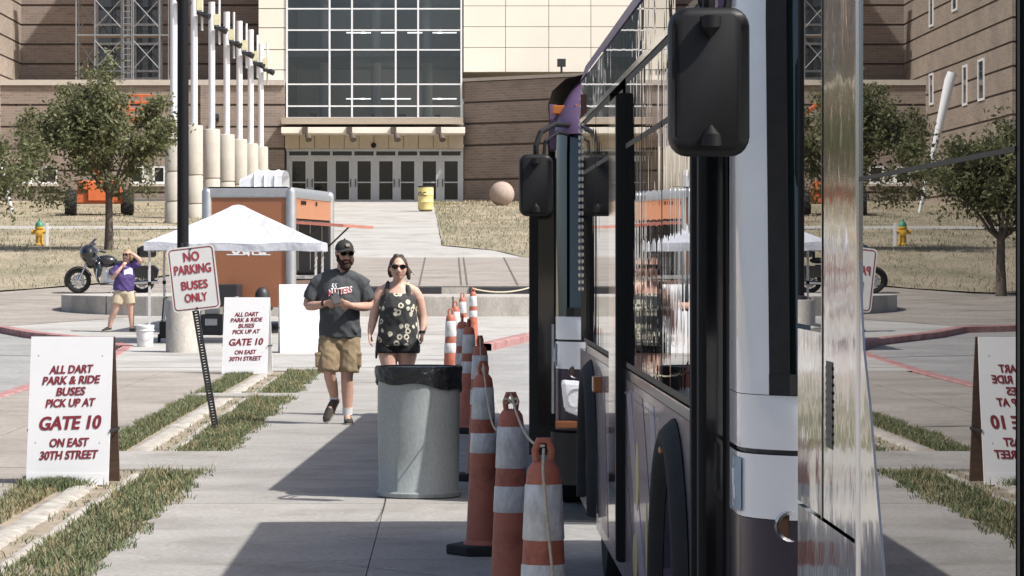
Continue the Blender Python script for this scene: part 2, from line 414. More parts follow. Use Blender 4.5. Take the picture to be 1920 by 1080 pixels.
# left lawn, path across it, right lawn, entrance walk
lawnL = sheet('lawn', LAWN, 74, 153, -70, [(74, -24), (82, -12), (90, -7.4), (92, -5.3), (153, -5.3)], 1.0, 0.04, nx=26, rough=0.02)
lawnR = sheet('lawn', LAWN, 94, 153, [(94, 2.2), (97, 0.9), (100, -0.2), (153, -0.75)], 34, 1.0, 0.04, nx=22, rough=0.015)
sheet('lawn_path', CONC_W, 113, 115.6, -70, -5.3, 0.6, 0.055, nx=6)
ew = sheet('entrance_walk', CONC_W, 93.5, 153.4, -5.4, [(93.5, 2.7), (94, 2.5), (97, 1.1), (100, 0.05), (153, -.55)], 0.8, 0.02, nx=6)
for yj in range(97, 152, 6):
    MB().grid(lambda u, v: (-5.3 + 4.7 * u, yj + 0.08 * v, gz(yj + 0.08 * v) + 0.026), 1, 1).build('joint', mat('faint_joint', (.27, .26, .24), .9), ew)
# raised plaza: low concrete wall with a rounded end, ramped deck behind
rp_pts = [(9, 70.3)] + [(-5.5 - 3.4 * math.sin(R(t)), 73.7 - 3.4 * math.cos(R(t))) for t in range(0, 181, 10)] + [(9, 77.1)]
pl = struct(MB().prism(rp_pts, -0.3, 0.80).build('raised_plaza', CONC_G, None, bevel=0.03))
for xj in (-7.6, -6.2, -3, 0.1, 2.4):
    yj = 70.3 if xj > -5.5 else 73.7 - math.sqrt(3.4 ** 2 - (xj + 5.5) ** 2)
    MB().box(xj - 0.015, xj + 0.015, yj - 0.006, yj + 0.05, 0.0, 0.79).build('joint', JOINT, pl)
DECK = [(70, 0.98), (74.3, 0.98), (94, 1.66)]
dk = sheet('plaza_deck', CONC_T, 74.3, 93.9, -5.0, 9.0, 1.0, 0.0, nx=6, zf=lambda y: lerp(DECK, y))
MB().box(-5.0, 9.0, 74.31, 74.6, 0.79, 0.972).build('riser', CONC_G, dk)
for a, b in ((ax(640, 74.3), ax(828, 74.3)), (ax(880, 74.3), ax(1100, 74.3))):
    MB().box(a, b, 74.28, 74.33, 0.805, 0.955).build('riser_shade', DARK, dk)  # dark strips stand in for the shade on the riser face
for yj in (79, 84, 89):
    MB().grid(lambda u, v: (-5 + 14 * u, yj + 0.06 * v, lerp(DECK, yj) + 0.008), 1, 1).build('joint', JOINT, dk)
for xj in (-0.7, 0.28, 0.42, 1.6):
    MB().grid(lambda u, v: (xj + 0.04 * v, 74.7 + 19 * u, lerp(DECK, 74.7 + 19 * u) + 0.010), 12, 1).build('joint', JOINT, dk)

# ------------------------------------------------------------------ grass
def blade_mesh(spots, hmin, hmax, wd, lean=0.5):
    mb = MB(); v = mb.v; f = mb.f; rr = random.random
    for (x, y, z, s) in spots:
        h = (hmin + (hmax - hmin) * rr()) * s; a = rr() * 6.283; b = rr() * 6.283; L = h * lean * rr()
        dx, dy = math.cos(a) * wd * .5, math.sin(a) * wd * .5; ox, oy = math.cos(b) * L, math.sin(b) * L
        k = len(v)
        v.append((x - dx, y - dy, z)); v.append((x + dx, y + dy, z))
        v.append((x + dx * .8 + ox * .35, y + dy * .8 + oy * .35, z + h * .6)); v.append((x - dx * .8 + ox * .35, y - dy * .8 + oy * .35, z + h * .6))
        v.append((x + ox, y + oy, z + h))
        f.append((k, k + 1, k + 2, k + 3)); f.append((k + 3, k + 2, k + 4))
    return mb
def quick(mb, name, m):
    me = bpy.data.meshes.new(name); me.from_pydata(mb.v, [], mb.f); me.materials.append(m)
    o = bpy.data.objects.new(name, me); COL.objects.link(o); return o
GR = mat('grass_green', (0.055, 0.082, 0.034), 0.7, col2=(0.185, 0.205, 0.105), scale=38, spec=0.3, detail=2)
GRD = mat('grass_dry', (0.14, 0.125, 0.06), 0.8, col2=(0.38, 0.31, 0.19), scale=30, spec=0.2, detail=2)
LGR = mat('lawn_green', (0.13, 0.135, 0.06), 0.8, col2=(0.22, 0.21, 0.11), scale=9, spec=.2, detail=2)
LGD = mat('lawn_dry', (0.25, 0.215, 0.145), 0.85, col2=(0.38, 0.325, 0.235), scale=9, spec=.2, detail=2)
rg = random.Random(3)
def hnoise(x, y):
    return 0.5 + 0.25 * math.sin(x * 7.1 + y * 2.3) + 0.25 * math.sin(y * 3.7 - x * 5.2 + 1.3)
gs, gd = [], []
def ragged(y): return 0.05 * math.sin(y * 2.1) + 0.04 * math.sin(y * 5.3 + 1) + 0.03 * math.sin(y * 11.7)
for (y0, y1) in ((9, 24.5), (26.8, 37.5), (38.4, 46.4)):
    n = int((y1 - y0) * 0.5 * 2900)
    for _ in range(n):
        y = rg.uniform(y0, y1); fade = min(1, (y - y0 + .15) / .5, (y1 - y + .15) / .5)
        x = rg.uniform(-2.31, -1.80 + ragged(y))
        if rg.random() < fade * (0.30 + 0.75 * hnoise(x, y) + .2 * hnoise(x * 3, y * 3.1)) * min(1, .35 + (-1.76 - x) * 6): (gd if rg.random() < .07 + .3 * (hnoise(x * 2.1 + 4, y * .9) > .8) else gs).append((x, y, -0.01, (0.45 + 0.6 * hnoise(x * 1.7, y * 1.3)) * rg.choice((.55, .8, 1, 1, 1.25))))
    n = int((y1 - y0) * 0.34 * 3000)
    for _ in range(n):
        y = rg.uniform(y0, y1); x = rg.uniform(-3.06 + 0.6 * ragged(y), -2.74)
        if rg.random() > 0.35 + 0.65 * hnoise(x * 1.3, y * 0.8): continue
        near_kerb = (x + 3.06) / 0.32
        if rg.random() < 0.25 + 0.55 * near_kerb and y < 24.5 or rg.random() < 0.18: gd.append((x, y, -0.01, 0.55))
        else: gs.append((x, y, -0.01, 0.9))
for _ in range(2600):     # taller tuft at the foot of the nearest sign and sprigs in the kerb joint
    x = rg.gauss(-2.80, 0.10); y = rg.gauss(22.75, 0.16); gs.append((x, y, -0.01, 1.15))
for _ in range(1500):
    y = rg.uniform(9, 45); 
    if hnoise(3, y * 1.9) > 0.55 and not 24.4 < y < 26.9: gs.append((rg.uniform(-2.50, -2.36), y, -0.01, 0.6))
gob = quick(blade_mesh(gs, 0.025, 0.075, 0.008, 1.2), 'verge_grass', GR); tag(gob, 'green grass growing in the verge along the sidewalk', 'grass', kind='stuff')
gob = quick(blade_mesh(gd, 0.04, 0.11, 0.008, 1.0), 'dry_grass', GRD); tag(gob, 'dry straw coloured grass beside the broken kerb', 'grass', kind='stuff')
ls, lr = [], []
for _ in range(15000):
    y = 76 + 62 * rg.random() ** 1.3; xr_ = lerp([(74, -24), (82, -12), (90, -7.4), (92, -5.3)], y); x = rg.uniform(xr_ - 16, xr_)
    if not 112.9 < y < 115.7: (ls if hnoise(x * .3, y * .2) < 0.45 else lr).append((x, y, gz(y) + 0.04, 1))
for _ in range(7000):
    y = rg.uniform(94.5, 152); xl_ = lerp([(94, 2.2), (97, 0.9), (100, -0.2), (153, -0.75)], y); x = xl_ + 4.5 * rg.random()
    (ls if (x - xl_) < 0.55 * (0.6 + hnoise(x, y)) or rg.random() < .12 else lr).append((x, y, gz(y) + 0.04, 1))
tag(quick(blade_mesh(ls, 0.05, 0.13, 0.02, 1.2), 'lawn_grass', LGR), 'green tufts growing in the dry lawn before the building', 'grass', kind='stuff')
tag(quick(blade_mesh(lr, 0.05, 0.12, 0.02, 1.2), 'lawn_straw', LGD), 'dry yellow tufts of the lawn before the building', 'grass', kind='stuff')

# ------------------------------------------------------------------ the building
D0 = 154.0
tw = thing('entrance_building', 'cream panelled building front with tall glass wall and row of entrance doors', 'building', (0, D0, 4.3))
def wb(name, m, parent, x0, x1, y0, y1, z0, z1, bevel=0):
    return MB().box(min(x0, x1), max(x0, x1), y0, y1, min(z0, z1), max(z0, z1)).build(name, m, parent, world=True, bevel=bevel)
X = lambda px, D=D0: ax(px, D)
Z = lambda py, D=D0: az(py, D)
ROOF = 29.0
core = MB()
core.box(X(487), X(537), D0 + .25, D0 + 26, Z(155), ROOF); core.box(X(868), X(1500), D0 + .25, D0 + 26, Z(135), ROOF)
core.box(X(537), X(868), D0 + .6, D0 + 26, 4.2, Z(224)); core.box(X(537), X(868), D0 + .6, D0 + 26, Z(-112), ROOF); core.box(X(525), X(536.8), D0 + .26, D0 + 25, 4.2, ROOF - .1)
core.build('core_wall', CREAM_J, tw, world=True)
rows = [155, 131, 93, 52, 16, -24, -62, -100]
for a, b in zip(rows, rows[1:]):
    wb('panel', CREAM, tw, X(485), X(536), D0, D0 + .25, Z(a) + .02, Z(b) - .02)
rows = [135, 89, 50, 11, -30, -70, -110]; cols = [869, 948, 1029, 1108, 1187, 1266, 1345]
for a, b in zip(rows, rows[1:]):
    for c, d in zip(cols, cols[1:]):
        wb('panel', CREAM, tw, X(c) + .013, X(d) - .013, D0, D0 + .25, Z(a) + .013, Z(b) - .013)
wb('panel', CREAM, tw, X(485), X(1345), D0 + .01, D0 + .24, Z(-112), ROOF)
wb('parapet', STONE, tw, X(480), X(1500), D0 - .1, D0 + 26, ROOF + .01, ROOF + .3)
# curtain wall
cw = thing('x', 'x', 'x'); bpy.data.objects.remove(cw)
vcol = [538, 618, 660, 742, 784, 865]; hrow = [221, 199, 158, 93.5, 56.5, 16.5, -24, -62, -100, -112]
fr_ = MB().box(X(537), X(867), D0 - .05, D0 + .0, Z(223), Z(221)); curt = fr_.build('curtain_wall', ALU_W, tw, world=True)
def tinted(name, tint):
    """thin tinted pane one can see through, with a mirror film on top"""
    m = bpy.data.materials.new(name); m.use_nodes = True; n = m.node_tree.nodes; l = m.node_tree.links; n.remove(n['Principled BSDF'])
    tr_ = n.new('ShaderNodeBsdfTransparent'); tr_.inputs[0].default_value = (*tint, 1); gl_ = n.new('ShaderNodeBsdfGlossy'); gl_.inputs['Roughness'].default_value = 0.0; gl_.inputs[0].default_value = (.9, .95, 1, 1)
    fr = n.new('ShaderNodeFresnel'); fr.inputs[0].default_value = 1.75; mx = n.new('ShaderNodeMixShader')
    tc = n.new('ShaderNodeTexCoord'); ns = n.new('ShaderNodeTexNoise'); ns.inputs['Scale'].default_value = .6; bp = n.new('ShaderNodeBump'); bp.inputs['Distance'].default_value = 4e-4
    l.new(tc.outputs['Object'], ns.inputs['Vector']); l.new(ns.outputs['Fac'], bp.inputs['Height']); l.new(bp.outputs[0], gl_.inputs['Normal'])
    l.new(fr.outputs[0], mx.inputs[0]); l.new(tr_.outputs[0], mx.inputs[1]); l.new(gl_.outputs[0], mx.inputs[2]); l.new(mx.outputs[0], n['Material Output'].inputs[0])
    return m
GLV = [tinted('curtain_tint_a', (.80, .83, .87)), tinted('curtain_tint_b', (.74, .78, .83)), tinted('curtain_tint_c', (.86, .89, .92))]
ROOM = mat('lobby_wall', (.78, .78, .78), .8, var=.08, scale=.5); SLAB = mat('lobby_floor', (.30, .29, .28), .7)
lob = MB().box(X(537), X(868), D0 + 11, D0 + 11.2, Z(223), Z(-112)).build('lobby', ROOM, tw, world=True)
LITE = bpy.data.materials.new('lobby_tube'); LITE.use_nodes = True; LITE.node_tree.nodes['Principled BSDF'].inputs['Emission Color'].default_value = (1, .98, .94, 1); LITE.node_tree.nodes['Principled BSDF'].inputs['Emission Strength'].default_value = 1.6
for py_ in (221, 93.5, -30):
    MB().box(X(538.5), X(865.5), D0 + .3, D0 + 11, Z(py_) - .3, Z(py_) - .001).build('floor_slab', SLAB, lob, world=True)
for py_, dd_ in ((62, 7.5), (97, 3.0), (186, 7.0)):
    for q in range(7):
        if (q + int(py_)) % 5 == 0: continue
        x_ = X(640) + q * (X(850) - X(640)) / 7
        MB().box(x_, x_ + .95, D0 + dd_, D0 + dd_ + .2, az(py_, D0 + dd_), az(py_, D0 + dd_) + .05).build('light_strip', LITE, lob, world=True)
for px_ in (600, 700, 800): MB().lathe([(.25, Z(220)), (.25, Z(-112))], 14, (X(px_), D0 + 5.5, 0)).build('column', ROOM, lob, smooth=True, world=True)
for px_, py_, pw_ in ((575, 214, 12), (690, 216, 9), (745, 215, 14), (815, 216, 10)): MB().box(X(px_), X(px_ + pw_), D0 + 4, D0 + 4.5, Z(221), Z(py_ - 8)).build('furniture', DARK, lob, world=True)
for a, b in zip(hrow, hrow[1:]):
    for c, d in zip(vcol, vcol[1:]):
        wb('pane', random.choice(GLV), curt, X(c) + .03, X(d) - .03, D0 + .05, D0 + .12, Z(a) + .03, Z(b) - .03)
for i, c in enumerate(vcol): wb('mullion', ALU_W, curt, X(c) - .042, X(c) + .042, D0 - .06, D0 + .1, Z(221), Z(-112))
for a in hrow: wb('mullion', ALU_W, curt, X(538), X(865), D0 - .045, D0 + .1, Z(a) - .034, Z(a) + .034)
# canopy over the doors
cy = MB().box(X(532), X(868), D0 - 2.2, D0 - .07, Z(236), Z(224)).build('canopy', TAUPE, tw, world=True)
MB().box(X(527, 151), X(872, 151), D0 - 3.0, D0 - .07, Z(250, 151), Z(238.5, 151)).build('fascia_band', CREAM, cy, world=True, bevel=.02)
for px in (572, 655, 738, 822):
    lm = MB(); x = X(px, 150.9); z = Z(243, 150.9)
    lm.box(x - .13, x + .13, 150.7, 151.02, z - .22, z + .12); lm.tube([(x + .1, 150.75, z - .2), (x + .2, 150.5, z - .5)], [.1, .16], 10)
    lm.build('floodlight', mat('bronze_lamp', (0.09, 0.07, 0.055), 0.5), cy, world=True)
pcs = [535 + i * (868 - 535) / 12 for i in range(13)]
for a, b in zip(pcs, pcs[1:]): wb('soffit_panel', TAN, tw, X(a) + .012, X(b) - .012, D0 - .5, D0 - .1, Z(279), Z(250.5))
MB().ball((X(701), D0 - .53, Z(273)), .13, 10, 6).build('camera_dome', BLACKPL, tw, smooth=True, world=True)
# transom and doors
wb('door_head', ALU, tw, X(537), X(868), D0 - .3, D0 + .3, Z(284), Z(279.2))
dw = (866 - 540) / 8
for i in range(8):
    a = 540 + i * dw; b = a + dw
    wb('transom_pane', DOORGL, tw, X(a) + .06, X(b) - .06, D0 - .02, D0 + .04, Z(291.5), Z(284.2))
    wb('post', ALU, tw, X(a) - .06, X(a) + .06, D0 - .12, D0 + .2, Z(383), Z(284.05))
    l_, r_ = a + 2.2, b - 1.8
    d = MB(); t, bt = Z(295), Z(381)
    d.box(X(l_), X(l_) + .15, D0 - .1, D0 + .0, bt, t); d.box(X(r_) - .15, X(r_), D0 - .1, D0 + .0, bt, t)
    d.box(X(l_) + .15, X(r_) - .15, D0 - .1, D0 + .0, t - .19, t); d.box(X(l_) + .15, X(r_) - .15, D0 - .1, D0 + .0, bt, bt + .17)
    do = d.build('door', ALU, tw, world=True)
    zm = Z(342)
    wb('pane', DOORGL, do, X(l_) + .15, X(r_) - .15, D0 - .06, D0 - .03, bt + .17, zm - .03)
    wb('pane', DOORGL, do, X(l_) + .15, X(r_) - .15, D0 - .06, D0 - .03, zm + .03, t - .19)
    wb('rail', ALU, do, X(l_) + .152, X(r_) - .152, D0 - .09, D0 - .02, zm - .028, zm + .028)
    hx = X(r_) - .07 if i % 2 == 0 else X(l_) + .07
    MB().tube([(hx, D0 - .12, Z(350)), (hx, D0 - .2, Z(349)), (hx, D0 - .2, Z(337)), (hx, D0 - .12, Z(336))], .022, 6).build('handle', DARK, do, world=True)
wb('post', ALU, tw, X(866) - .06, X(868), D0 - .12, D0 + .2, Z(383), Z(284.05))
wb('head_rail', ALU, tw, X(538), X(867), D0 - .13, D0 + .1, Z(294.8), Z(291.8))
wb('threshold', DARK, tw, X(537), X(868), D0 - .25, D0 + .3, 4.15, Z(381.5))

def banded(parent, m, x0, x1, y0, y1, z0, z1, step=1.0, zref=9.0, axis='x', gap=0.05):
    """brick wall in courses between thin dark recessed bands"""
    z = zref - math.ceil((zref - z0) / step) * step
    while z < z1:
        a, b = max(z0, z + gap), min(z1, z + step - gap)
        if b - a > 0.02: MB().box(x0, x1, y0, y1, a, b).build('brick_band', m, parent, world=True)
        z += step
    i = .04
    MB().box(x0 + i, x1 - i, y0 + i, y1 - i, z0, z1 - .03).build('dark_course', BRICK_D, parent, world=True)
# low brick annex left of the doors, with windows
an = thing('brick_annex', 'low brick annex with stone cap and white framed windows left of the doors', 'building', (X(250), D0 - .5, 3.9))
AY = D0 - .45
wins = [(32, 110), (247, 312)]
xs = [-34.0]
for a, b in wins: xs += [X(a), X(b)]
xs += [X(534)]
zc, zw0, zw1 = Z(151.5), Z(345), Z(311)
for i in range(0, len(xs) - 1):
    if i % 2 == 0: banded(an, BRICK_X, xs[i], xs[i + 1], AY, AY + 6.5, 3.3, zc - .25, 1.05, 9.0)
    else:
        banded(an, BRICK_X, xs[i] + .001, xs[i + 1] - .001, AY + .003, AY + 6.5, 3.3, zw0, 1.05, 9.0)
        banded(an, BRICK_X, xs[i] + .001, xs[i + 1] - .001, AY + .003, AY + 6.5, zw1, zc - .25, 1.05, 9.0)
        wd = xs[i + 1] - xs[i]
        wn = MB(); 
        wn.box(xs[i], xs[i + 1], AY + .02, AY + .2, zw0, zw0 + .1); wn.box(xs[i], xs[i + 1], AY + .02, AY + .2, zw1 - .1, zw1)
        for q in (0, .34, .66, 1): 
            x = xs[i] + .05 + (wd - .1) * q; wn.box(x - .05, x + .05, AY + .02, AY + .2, zw0 + .1, zw1 - .1)
        wo = wn.build('window', WHITE, an, world=True)
        for q, mm in ((0, DOORGL), (.34, mat('blind', (0.5, 0.5, 0.46), 0.6, var=.1, scale=20, stretch=(6, 1, .1))), (.66, DOORGL)):
            x = xs[i] + .05 + (wd - .1) * q
            MB().box(x + .05, x + (wd - .1) * .33 - .05, AY + .12, AY + .15, zw0 + .1, zw1 - .1).build('pane', mm, wo, world=True)
        MB().box(xs[i] - .05, xs[i + 1] + .05, AY - .08, AY + .1, zw0 - .12, zw0 - .005).build('sill', STONE, wo, world=True)
wb('stone_cap', STONE, an, -34, X(534.5), AY - .12, AY + 6.6, zc - .24, zc + .02)
wb('plinth', mat('grey_plinth', (0.16, 0.16, 0.16), 0.8), an, X(205), X(312), AY - .06, AY + .05, 3.4, Z(374))
wb('pilaster', BRICK_X, an, X(378), X(392), AY - .25, AY + .1, 3.4, zc - .26)
lw = MB(); lw.box(X(408), X(412), AY - .25, AY, Z(228), Z(216)); lw.tube([(X(410), AY - .1, Z(228)), (X(408), AY - .5, Z(219))], [.05, .14], 8)
lw.build('wall_lamp', DARK, an, world=True)
# recessed upper brick block with tall window bay
RY = 161.0
rb = thing('recessed_brick_block', 'tall recessed brick wall in shade behind the scaffold', 'building', (ax(250, RY), RY, 4))
xa, xb, xc2, xd = ax(20, RY), ax(178, RY), ax(302, RY), ax(500, RY)
banded(rb, BRICK_X, xa, xb, RY, RY + 8, 9.0, 31, 0.985, 11.42)
banded(rb, BRICK_X, xc2, xd, RY, RY + 8, 9.0, 31, 0.985, 11.42)
by = MB().box(xb, xc2, RY + .35, RY + 6, 9.0, 30.9).build('window_bay', DARK, rb, world=True)
nb = 2
zz = [az(v, RY) for v in (147, 133, 82, 46, -6, -50, -95)]
for i in range(nb):
    x0 = xb + .1 + (xc2 - xb - .2) * i / nb; x1 = xb + .1 + (xc2 - xb - .2) * (i + 1) / nb
    for a, b in zip(zz, zz[1:]): MB().box(x0 + .09, x1 - .09, RY + .2, RY + .3, a + .07, b - .07).build('pane', WINGL, by, world=True)
    for xx in (x0, x1): MB().box(xx - .08 + .01 * i, xx + .08 + .01 * i, RY + .12 + .004 * i, RY + .34, zz[0], zz[-1]).build('mullion', STEEL, by, world=True)
for a in zz: MB().box(xb + .02, xc2 - .02, RY + .1, RY + .36, a - .06, a + .06).build('mullion', STEEL, by, world=True)
# left wing running towards the camera
wg = thing('brick_wing', 'sunlit brick wing with narrow windows at the far left', 'building', (-24, 145, 4))
WX = -21.5
wwin = [(136.6, 138.2, 8.4, 10.2), (141.2, 142.4, 8.4, 10.2), (151.0, 152.2, 8.9, 10.4), (151.0, 152.2, 12.6, 14.6), (144.0, 145.4, 12.8, 14.8), (136.6, 138.0, 12.8, 14.8)]
banded(wg, BRICK_Y, WX - 16, WX, 130, 161, 2.8, 28, 0.985, 11.42)
for a, b, c, d in wwin:
    wn = MB(); wn.box(WX + .001, WX + .06, a, a + .12, c, d); wn.box(WX + .001, WX + .06, b - .12, b, c, d)
    wn.box(WX + .001, WX + .06, a + .12, b - .12, c, c + .1); wn.box(WX + .001, WX + .06, a + .12, b - .12, d - .1, d)
    wo = wn.build('window', WHITE, wg, world=True)
    MB().box(WX + .002, WX + .03, a + .12, b - .12, c + .1, d - .1).build('pane', WINGL, wo, world=True)
# angled brick wall right of the doors, turned out of the sun
th = R(40); wr = thing('angled_brick_wall', 'shaded brown brick wall with dark courses right of the doors', 'building', (X(868.5), D0 + .05, 4.2), -th)
def lbx(name, m, *b): return MB().box(*b).build(name, m, wr)
ztop = Z(147) - 4.2; zs = [Z(v) - 4.2 for v in (383, 337, 273, 232.5, 192.5, 153)]
for a, b in zip(zs, zs[1:]): lbx('brick_band', BRICK_X, 0, 14, 0, .4, a + .05, b - .05)
lbx('dark_course', BRICK_D, .02, 13.9, .04, .38, -.4, zs[-1])
lbx('stone_cap', STONE, -.02, 14.1, -.08, .5, zs[-1] + .001, ztop)
fl = thing('roof_floodlight', 'small black floodlight on the cap of the brick wall', 'lamp', (ax(1053, 150.3), 150.45, Z(147)), 0)
mb = MB(); mb.box(-.05, .05, -.05, .05, 0, .35); mb.build('post', DARK, fl); MB().box(-.2, .2, -.12, .15, .35, .72).build('lamp_head', DARK, fl, bevel=.02)
fl.location.z = ztop + 4.2

# ------------------------------------------------------------------ buses
BG_SIDE = glass_mat('bus_side_glass', (0.004, 0.005, 0.006), coat=0.0, ior=1.5, wave=5.5e-4, scale=(1, 2.4, 0.3), nscale=3.0)
BG_NEAR = glass_mat('bus_window_glass', (0.006, 0.006, 0.007), coat=0.0, ior=1.75, wave=3e-5, scale=(1, 0.6, 2.6), nscale=3.0)
BG_TOP = glass_mat('bus_upper_panel', (0.006, 0.006, 0.008), coat=0.0, ior=1.33, wave=6e-4, scale=(1, 1.2, 0.9), nscale=4.0)
WSHLD = glass_mat('windshield_glass', (0.012, 0.022, 0.024), ior=1.55)
CHRO_N = mat('polished_panel', (0.66, 0.66, 0.66), 0.07, metal=1.0, var=0.04, scale=3, bump=1.0, bscale=3.5, bdist=2.5e-3, stretch=(1, 1.2, 1))
PURP = mat('purple_paint', (0.15, 0.095, 0.175), 0.35, var=0.12, coat=0.0, spec=.4)
PURP_D = mat('dark_purple_paint', (0.030, 0.019, 0.038), 0.3, var=0.15, coat=0.15, spec=.3)
BUSW = mat('white_bus_paint', (0.80, 0.81, 0.82), 0.22, var=0.05, coat=0.8)
WRAP = mat('silver_wrap', (0.34, 0.325, 0.37), 0.25, metal=0.5, col2=(0.20, 0.155, 0.26), scale=1.6, coat=0.6, bump=0.6, bscale=5, bdist=4e-4, stretch=(1, 1.5, 1))
AMBER = mat('amber_lens', (0.40, 0.12, 0.02), 0.25, var=0.1, coat=.5)
REDL = mat('red_lens', (0.16, 0.01, 0.015), 0.2, coat=1.0)
LAMP = mat('headlamp_reflector', (0.85, 0.86, 0.88), 0.15, metal=0.15, var=0.1, scale=30, coat=1.0)
YEL = mat('yellow_decal', (0.52, 0.42, 0.14), 0.35, var=0.1)
BLUE = mat('blue_sticker', (0.22, 0.32, 0.42), 0.4, var=0.1)
INNER = mat('bus_interior_dark', (0.01, 0.01, 0.011), 0.8)

def plan(x, y0, bow=0.05, r=0.26):
    """front outline: list of (x,y) from the kerb-side edge round both corners"""
    pts = [(.05, 0.55), (.05, 0.42)]
    for i in range(7):
        t = R(180 + 90 * i / 6); pts.append((.05 + r + r * math.cos(t), r + r * math.sin(t) + bow))
    for q in (.3, .5, .7): pts.append((r + (2.55 - 2 * r) * q, bow * (1 - 4 * q * (1 - q))))
    for i in range(7):
        t = R(270 + 90 * i / 6); pts.append((2.50 - r + r * math.cos(t), r + r * math.sin(t) + bow))
    pts += [(2.50, 0.42), (2.50, 0.55)]
    return pts
PLAN = plan(0, 0)
def rake(z): return 0.0 if z < 1.3 else (z - 1.3) * 0.10 + (max(0, z - 2.55) ** 2) * 1.6
def insetx(z): return 0.0 if z < 2.5 else (max(0, z - 2.5) ** 2) * 0.9
def front_band(z0, z1, nz, i0, i1, out=0.0):
    mb = MB(); P = PLAN[i0:i1 + 1]
    def fn(u, v):
        z = z0 + (z1 - z0) * u; i = int(round(v * (len(P) - 1))); x, y = P[i]
        cx = 1.275; ii = insetx(z)
        x = cx + (x - cx) * (1 - ii / 1.275) + (-out if x < 0.2 else (out if x > 2.35 else 0))
        return (x, y + rake(z) * (1 if y < 0.6 else 0.5) - (out if y < .55 else 0), z)
    mb.grid(fn, nz, len(P) - 1); return mb

def wheel(parent, x, y, z, r=0.48):
    t = MB().lathe([(r * .58, 0.0), (r * .93, -.01), (r, .03), (r, .25), (r * .93, .29), (r * .58, .28)], 32, (x, y, z), 'x').build('wheel', RUBBER, parent, smooth=True)
    rm = MB().lathe([(0.0, .09), (.1, .06), (.14, .12), (r * .42, .13), (r * .55, .03), (r * .6, .02)], 28, (x, y, z), 'x').build('rim', STEEL, t, smooth=True)
    for k in range(8):
        a = k * math.pi / 4; MB().lathe([(0.0, .1), (.016, .1), (.016, .13)], 6, (x, y + .12 * math.cos(a), z + .12 * math.sin(a)), 'x').build('wheel_nut', CHROME, t)

